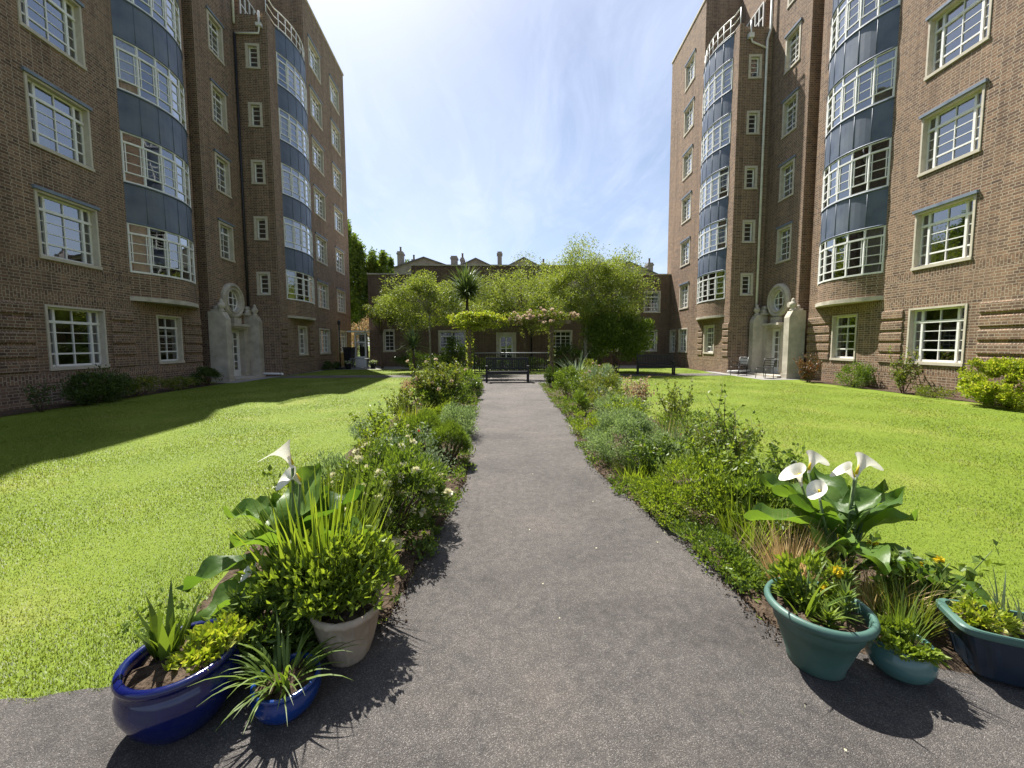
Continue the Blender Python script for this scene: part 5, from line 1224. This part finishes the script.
def pole():
    r = thing('lamp_pole', 'thin black pole on a square foot by the corner of the shaded block', 'pole', (-9.95, 24.7, .008)); p = MB(); p.tube([(0, 0, .1), (0, 0, 2.75)], .04, 9); p.build('shaft', M['blackmetal'], r); b = MB(); b.box(-.2, .2, -.2, .2, 0, .12); b.build('base', M['blackmetal'], r); c = MB(); c.lathe([(.04, 2.75), (.09, 2.8), (.1, 2.95), (.05, 3.02), (0, 3.04)], (0, 0, 0), 12); c.build('lantern', M['blackmetal'], r)
pole()
def table():
    r = thing('low_table', 'low grey slatted table in front of the white porch door', 'table', (-8.95, 25.3, .008)); t = MB()
    for k in range(5): t.box(-.55, .55, -.25 + k * .105, -.16 + k * .105, .62, .65)
    t.build('tabletop', M['rail'], r)
    for x in (-.5, .5):
        for y in (-.2, .22): l = MB(); l.box(x - .025, x + .025, y - .025, y + .025, 0, .618); l.build('leg', M['rail'], r)
table()
for x, y, nm in ((-8.1, 25.2, 'dark tub of white flowers right of the low table'), (-9.5, 24.75, 'dark tub of white flowers under the low table, by the black pole')):
    m_ = MB(); m_.lathe([(0, 0), (.15, 0), (.2, .3), (.22, .32), (.2, .34), (.18, .3)], (0, 0, 0), 18); o = m_.build('flower_tub', M['blackmetal'], None, (x, y, .008)); tag(o, nm, 'pot', 'tubs by the porch door')
    mound('white_bedding', nm.replace('dark tub of white flowers', 'white bedding flowers in the tub'), 'plant', (x, y, .3), (.24, .24, .12), 'lf_mid', 260, .07, .04, group='white bedding flowers by the porch', flowers=('fl_white', 40, .05))

# ------------------------------------------------------------------ lawn blades, fallen petals, soil crumbs
def in_bed(x, y):
    xl = np.interp(y, [1.85, 2.2, 3.6, 5.5, 8, 11, 14.8], [-1.5, -1.75, -2.0, -2.15, -2.2, -2.35, -2.3]); xr = np.interp(y, [1.5, 1.95, 2.6, 4, 6, 9, 14.8], [2.75, 2.55, 2.7, 2.9, 3.0, 3.1, 3.1])
    j = .05 * np.sin(y * 9) + .03 * np.sin(y * 23); return (x > xl - .02 + j) & (x < xr + .02 + j)
def grass():
    n = 1700000; u = rng.random(n); d = 1.6 + 24 * u ** 2.1; a = rng.uniform(R(15), R(165), n); x = d * np.cos(a); y = d * np.sin(a)
    fx = np.array(fe + fr_); edge = np.interp(x, fx[:, 0], fx[:, 1]) - .012 + .012 * np.sin(x * 23) + .012 * np.sin(x * 61)
    k = (~in_bed(x, y)) & (y > edge) & (y < 24.3) & (x > -10.6) & (x < 11.4) & ~((y > 14.5) & (y < 19.8) & (np.abs(x) < 3)) & ~((y > 18.25) & (y < 19.75)) & ~((x > 10.8) & (y > 15.8) & (y < 21)) & ~((y > 14) & (np.abs(x - .4) < 2.7) & (y < 19))
    x, y, d = x[k], y[k], d[k]; n = len(x); P = np.stack([x, y, np.zeros(n) - .004], 1)
    az = rng.uniform(0, 6.28, n); ln = rng.uniform(.010, .025, n) * (1 + .35 * np.sin(x * 2.1 + 1) * np.sin(y * 1.7)); wd = .0011 + .00062 * d; lean = rng.uniform(.1, .9, n)
    hd = np.stack([np.cos(az), np.sin(az), 0 * az], 1); sd = np.stack([-np.sin(az), np.cos(az), 0 * az], 1)
    tip = P + hd * (ln * np.sin(lean))[:, None] + np.array([0, 0, 1.0]) * (ln * np.cos(lean))[:, None]
    V = np.stack([P - sd * wd[:, None], P + sd * wd[:, None], tip], 1).reshape(-1, 3); o = np_mesh('grass', V, np.arange(3 * n).reshape(n, 3), M['blade']); tag(o, 'short sunlit yellow green grass of the two lawns', 'grass', kind='stuff')
grass()
def litter():
    n = 40; x = rng.uniform(-.5, 1.4, n); y = 1.0 + 13 * rng.random(n) ** 1.6; s = rng.choice([-1, 1], n); far = rng.random(n) < .55
    x = np.where(far, np.where(s < 0, -.45 + np.abs(rng.normal(size=n)) * .12, 1.28 - np.abs(rng.normal(size=n)) * .12), x); P = np.stack([x, y, np.full(n, .0125)], 1)
    D = rng.normal(size=(n, 3)); D[:, 2] = .06; V, F = leaf_geo(P, D, rng.uniform(.008, .024, n), .010, .02); o = np_mesh('fallen_petals', V, F, M['fl_cream']); tag(o, 'pale fallen petals and leaf scraps along the path', 'litter', kind='stuff')
    n = 5200; left = rng.random(n) < .5; t = rng.random(n); LEa, REa = np.array(LE), np.array(RE); i = (t * (len(LEa) - 1)).astype(int); e = np.where(left[:, None], LEa[i], REa[np.minimum(i, len(REa) - 1)]); off = np.abs(rng.normal(size=n)) * .05 - .05
    x = e[:, 0] + np.where(left, off, -off); y = e[:, 1] + rng.uniform(-.2, .2, n); P = np.stack([x, y, np.full(n, .012)], 1); V, F = leaf_geo(P, rand_dirs(n, .2), rng.uniform(.006, .02, n), .012, .4); o = np_mesh('soil_crumbs', V, F, M['soil']); tag(o, 'crumbs of soil along the edges of the path', 'soil', kind='stuff')
litter()

def cover():
    n = 24000; left = rng.random(n) < .5; y = 1.95 + 12.6 * rng.random(n) ** 1.35
    LEa, REa = np.array(LE), np.array(RE); xl = np.interp(y, LEa[:, 1], LEa[:, 0]); xr = np.interp(y, REa[:, 1], REa[:, 0])
    o = np.where(rng.random(n) < .6, np.abs(rng.normal(size=n)) * .16, rng.random(n) * 1.5); hgt = .03 + .12 * (np.sin(y * 5.1 + left * 2) * np.sin(y * 2.3 + 1) * .5 + .5) * np.exp(-o * 1.2)
    wob = .06 * np.sin(y * 7 + left) + .04 * np.sin(y * 17)
    x = np.where(left, xl + wob + .02 - o, xr - wob - .02 + o); k = (o < 1.45) & (np.sin(y * 3.7 + 2 * left) + np.sin(y * 8.3 + x * 5) + rng.normal(size=n) * .5 > -.55) & np.where(left, (x > -2.2) & ((y > 2.3) | (x < -.8)), (x < 2.9) & ((y > 2.15) | (x > 1.6)))
    x, y, hgt = x[k], y[k], hgt[k]; P = np.stack([x, y, rng.random(len(x)) * hgt + .004], 1); V, F = leaf_geo(P, rand_dirs(len(x), .9), rng.uniform(.02, .05, len(x)), .022, .2); o_ = np_mesh('ground_cover', V, F, M['lf_mid']); tag(o_, 'low green ground cover weeds filling the flower beds', 'ground cover', kind='stuff')
cover()
# ------------------------------------------------------------------ light and sky
SUN_EL, SUN_AZ = R(58.6), R(28.2)          # azimuth measured to the left of straight ahead
w = bpy.data.worlds.new('World'); scene.world = w; w.use_nodes = True
nt = w.node_tree; nt.nodes.clear()
out = nt.nodes.new('ShaderNodeOutputWorld'); bg = nt.nodes.new('ShaderNodeBackground'); bg.inputs[1].default_value = 0.069
sky = nt.nodes.new('ShaderNodeTexSky'); sky.sky_type = 'NISHITA'; sky.sun_disc = False
sky.sun_elevation = SUN_EL; sky.sun_rotation = -SUN_AZ; sky.air_density = 1.0; sky.dust_density = 1.6; sky.ozone_density = 1.6; sky.altitude = 20
tc = nt.nodes.new('ShaderNodeTexCoord'); sx = nt.nodes.new('ShaderNodeSeparateXYZ'); L(nt, tc.outputs['Generated'], sx.inputs[0])
mz = nt.nodes.new('ShaderNodeMath'); mz.operation = 'MAXIMUM'; mz.inputs[1].default_value = 0.0; L(nt, sx.outputs[2], mz.inputs[0])
az = nt.nodes.new('ShaderNodeMath'); az.operation = 'ADD'; az.inputs[1].default_value = 0.16; L(nt, mz.outputs[0], az.inputs[0])
dv = nt.nodes.new('ShaderNodeVectorMath'); dv.operation = 'DIVIDE'; L(nt, tc.outputs['Generated'], dv.inputs[0])
cb = nt.nodes.new('ShaderNodeCombineXYZ'); L(nt, az.outputs[0], cb.inputs[0]); L(nt, az.outputs[0], cb.inputs[1]); cb.inputs[2].default_value = 1.0
L(nt, cb.outputs[0], dv.inputs[1])
def cloud(scale, rot, stretch, lo, hi, seed, detail=9, dist=0.6):
    mp = nt.nodes.new('ShaderNodeMapping'); mp.inputs['Rotation'].default_value = (0, 0, rot); mp.inputs['Scale'].default_value = (stretch, 1, 0.0); mp.inputs['Location'].default_value = (seed, seed * 0.7, 0)
    L(nt, dv.outputs[0], mp.inputs[0])
    n = nd(nt, 'ShaderNodeTexNoise', Scale=scale, Detail=detail, Roughness=0.62, Distortion=dist); L(nt, mp.outputs[0], n.inputs['Vector'])
    return ramp(nt, n.outputs[0], [(lo, (0, 0, 0)), (hi, (1, 1, 1))]).outputs[0]
c1 = cloud(0.75, 0.25, 2.0, 0.30, 0.78, 3.1)       # broad veil
c2 = cloud(1.5, 0.35, 3.2, 0.48, 0.86, 7.7, 11, 0.9)      # thin streaks
mxn = nt.nodes.new('ShaderNodeMix'); mxn.data_type = 'FLOAT'; mxn.inputs[0].default_value = 0.45
L(nt, c1, mxn.inputs[2]); L(nt, c2, mxn.inputs[3])
# thicker towards the horizon
hz = nt.nodes.new('ShaderNodeMapRange'); hz.inputs[1].default_value = 0.0; hz.inputs[2].default_value = 0.55; hz.inputs[3].default_value = 0.25; hz.inputs[4].default_value = 0.0; L(nt, mz.outputs[0], hz.inputs[0])
ad = nt.nodes.new('ShaderNodeMath'); ad.operation = 'ADD'; ad.use_clamp = True; L(nt, mxn.outputs[0], ad.inputs[0]); L(nt, hz.outputs[0], ad.inputs[1])
ml = nt.nodes.new('ShaderNodeMath'); ml.operation = 'MULTIPLY'; ml.inputs[1].default_value = 0.76; L(nt, ad.outputs[0], ml.inputs[0])
col = mixc(nt, ml.outputs[0], sky.outputs[0], (6.2, 6.9, 8.6))
L(nt, col, bg.inputs[0]); L(nt, bg.outputs[0], out.inputs[0])
sd = bpy.data.lights.new('sun', 'SUN'); sd.energy = 4.9; sd.angle = R(0.53); sd.color = (1.0, 0.955, 0.88)
so = bpy.data.objects.new('sun', sd); COL.objects.link(so)
dirv = Vector((-math.sin(SUN_AZ) * math.cos(SUN_EL), math.cos(SUN_AZ) * math.cos(SUN_EL), math.sin(SUN_EL)))
so.rotation_euler = dirv.to_track_quat('Z', 'Y').to_euler(); so.location = dirv * 60
vs = scene.view_settings; vs.view_transform = 'Standard'; vs.look = 'None'; vs.exposure = 1.18; vs.gamma = 1.0; vs.use_curve_mapping = False
scene.render.engine = 'CYCLES'
w.cycles.sampling_method = 'MANUAL'; w.cycles.sample_map_resolution = 512
cy = scene.cycles; cy.max_bounces = 6; cy.transparent_max_bounces = 8; cy.diffuse_bounces = 3; cy.glossy_bounces = 3; cy.transmission_bounces = 6
cy.caustics_reflective = False; cy.caustics_refractive = False
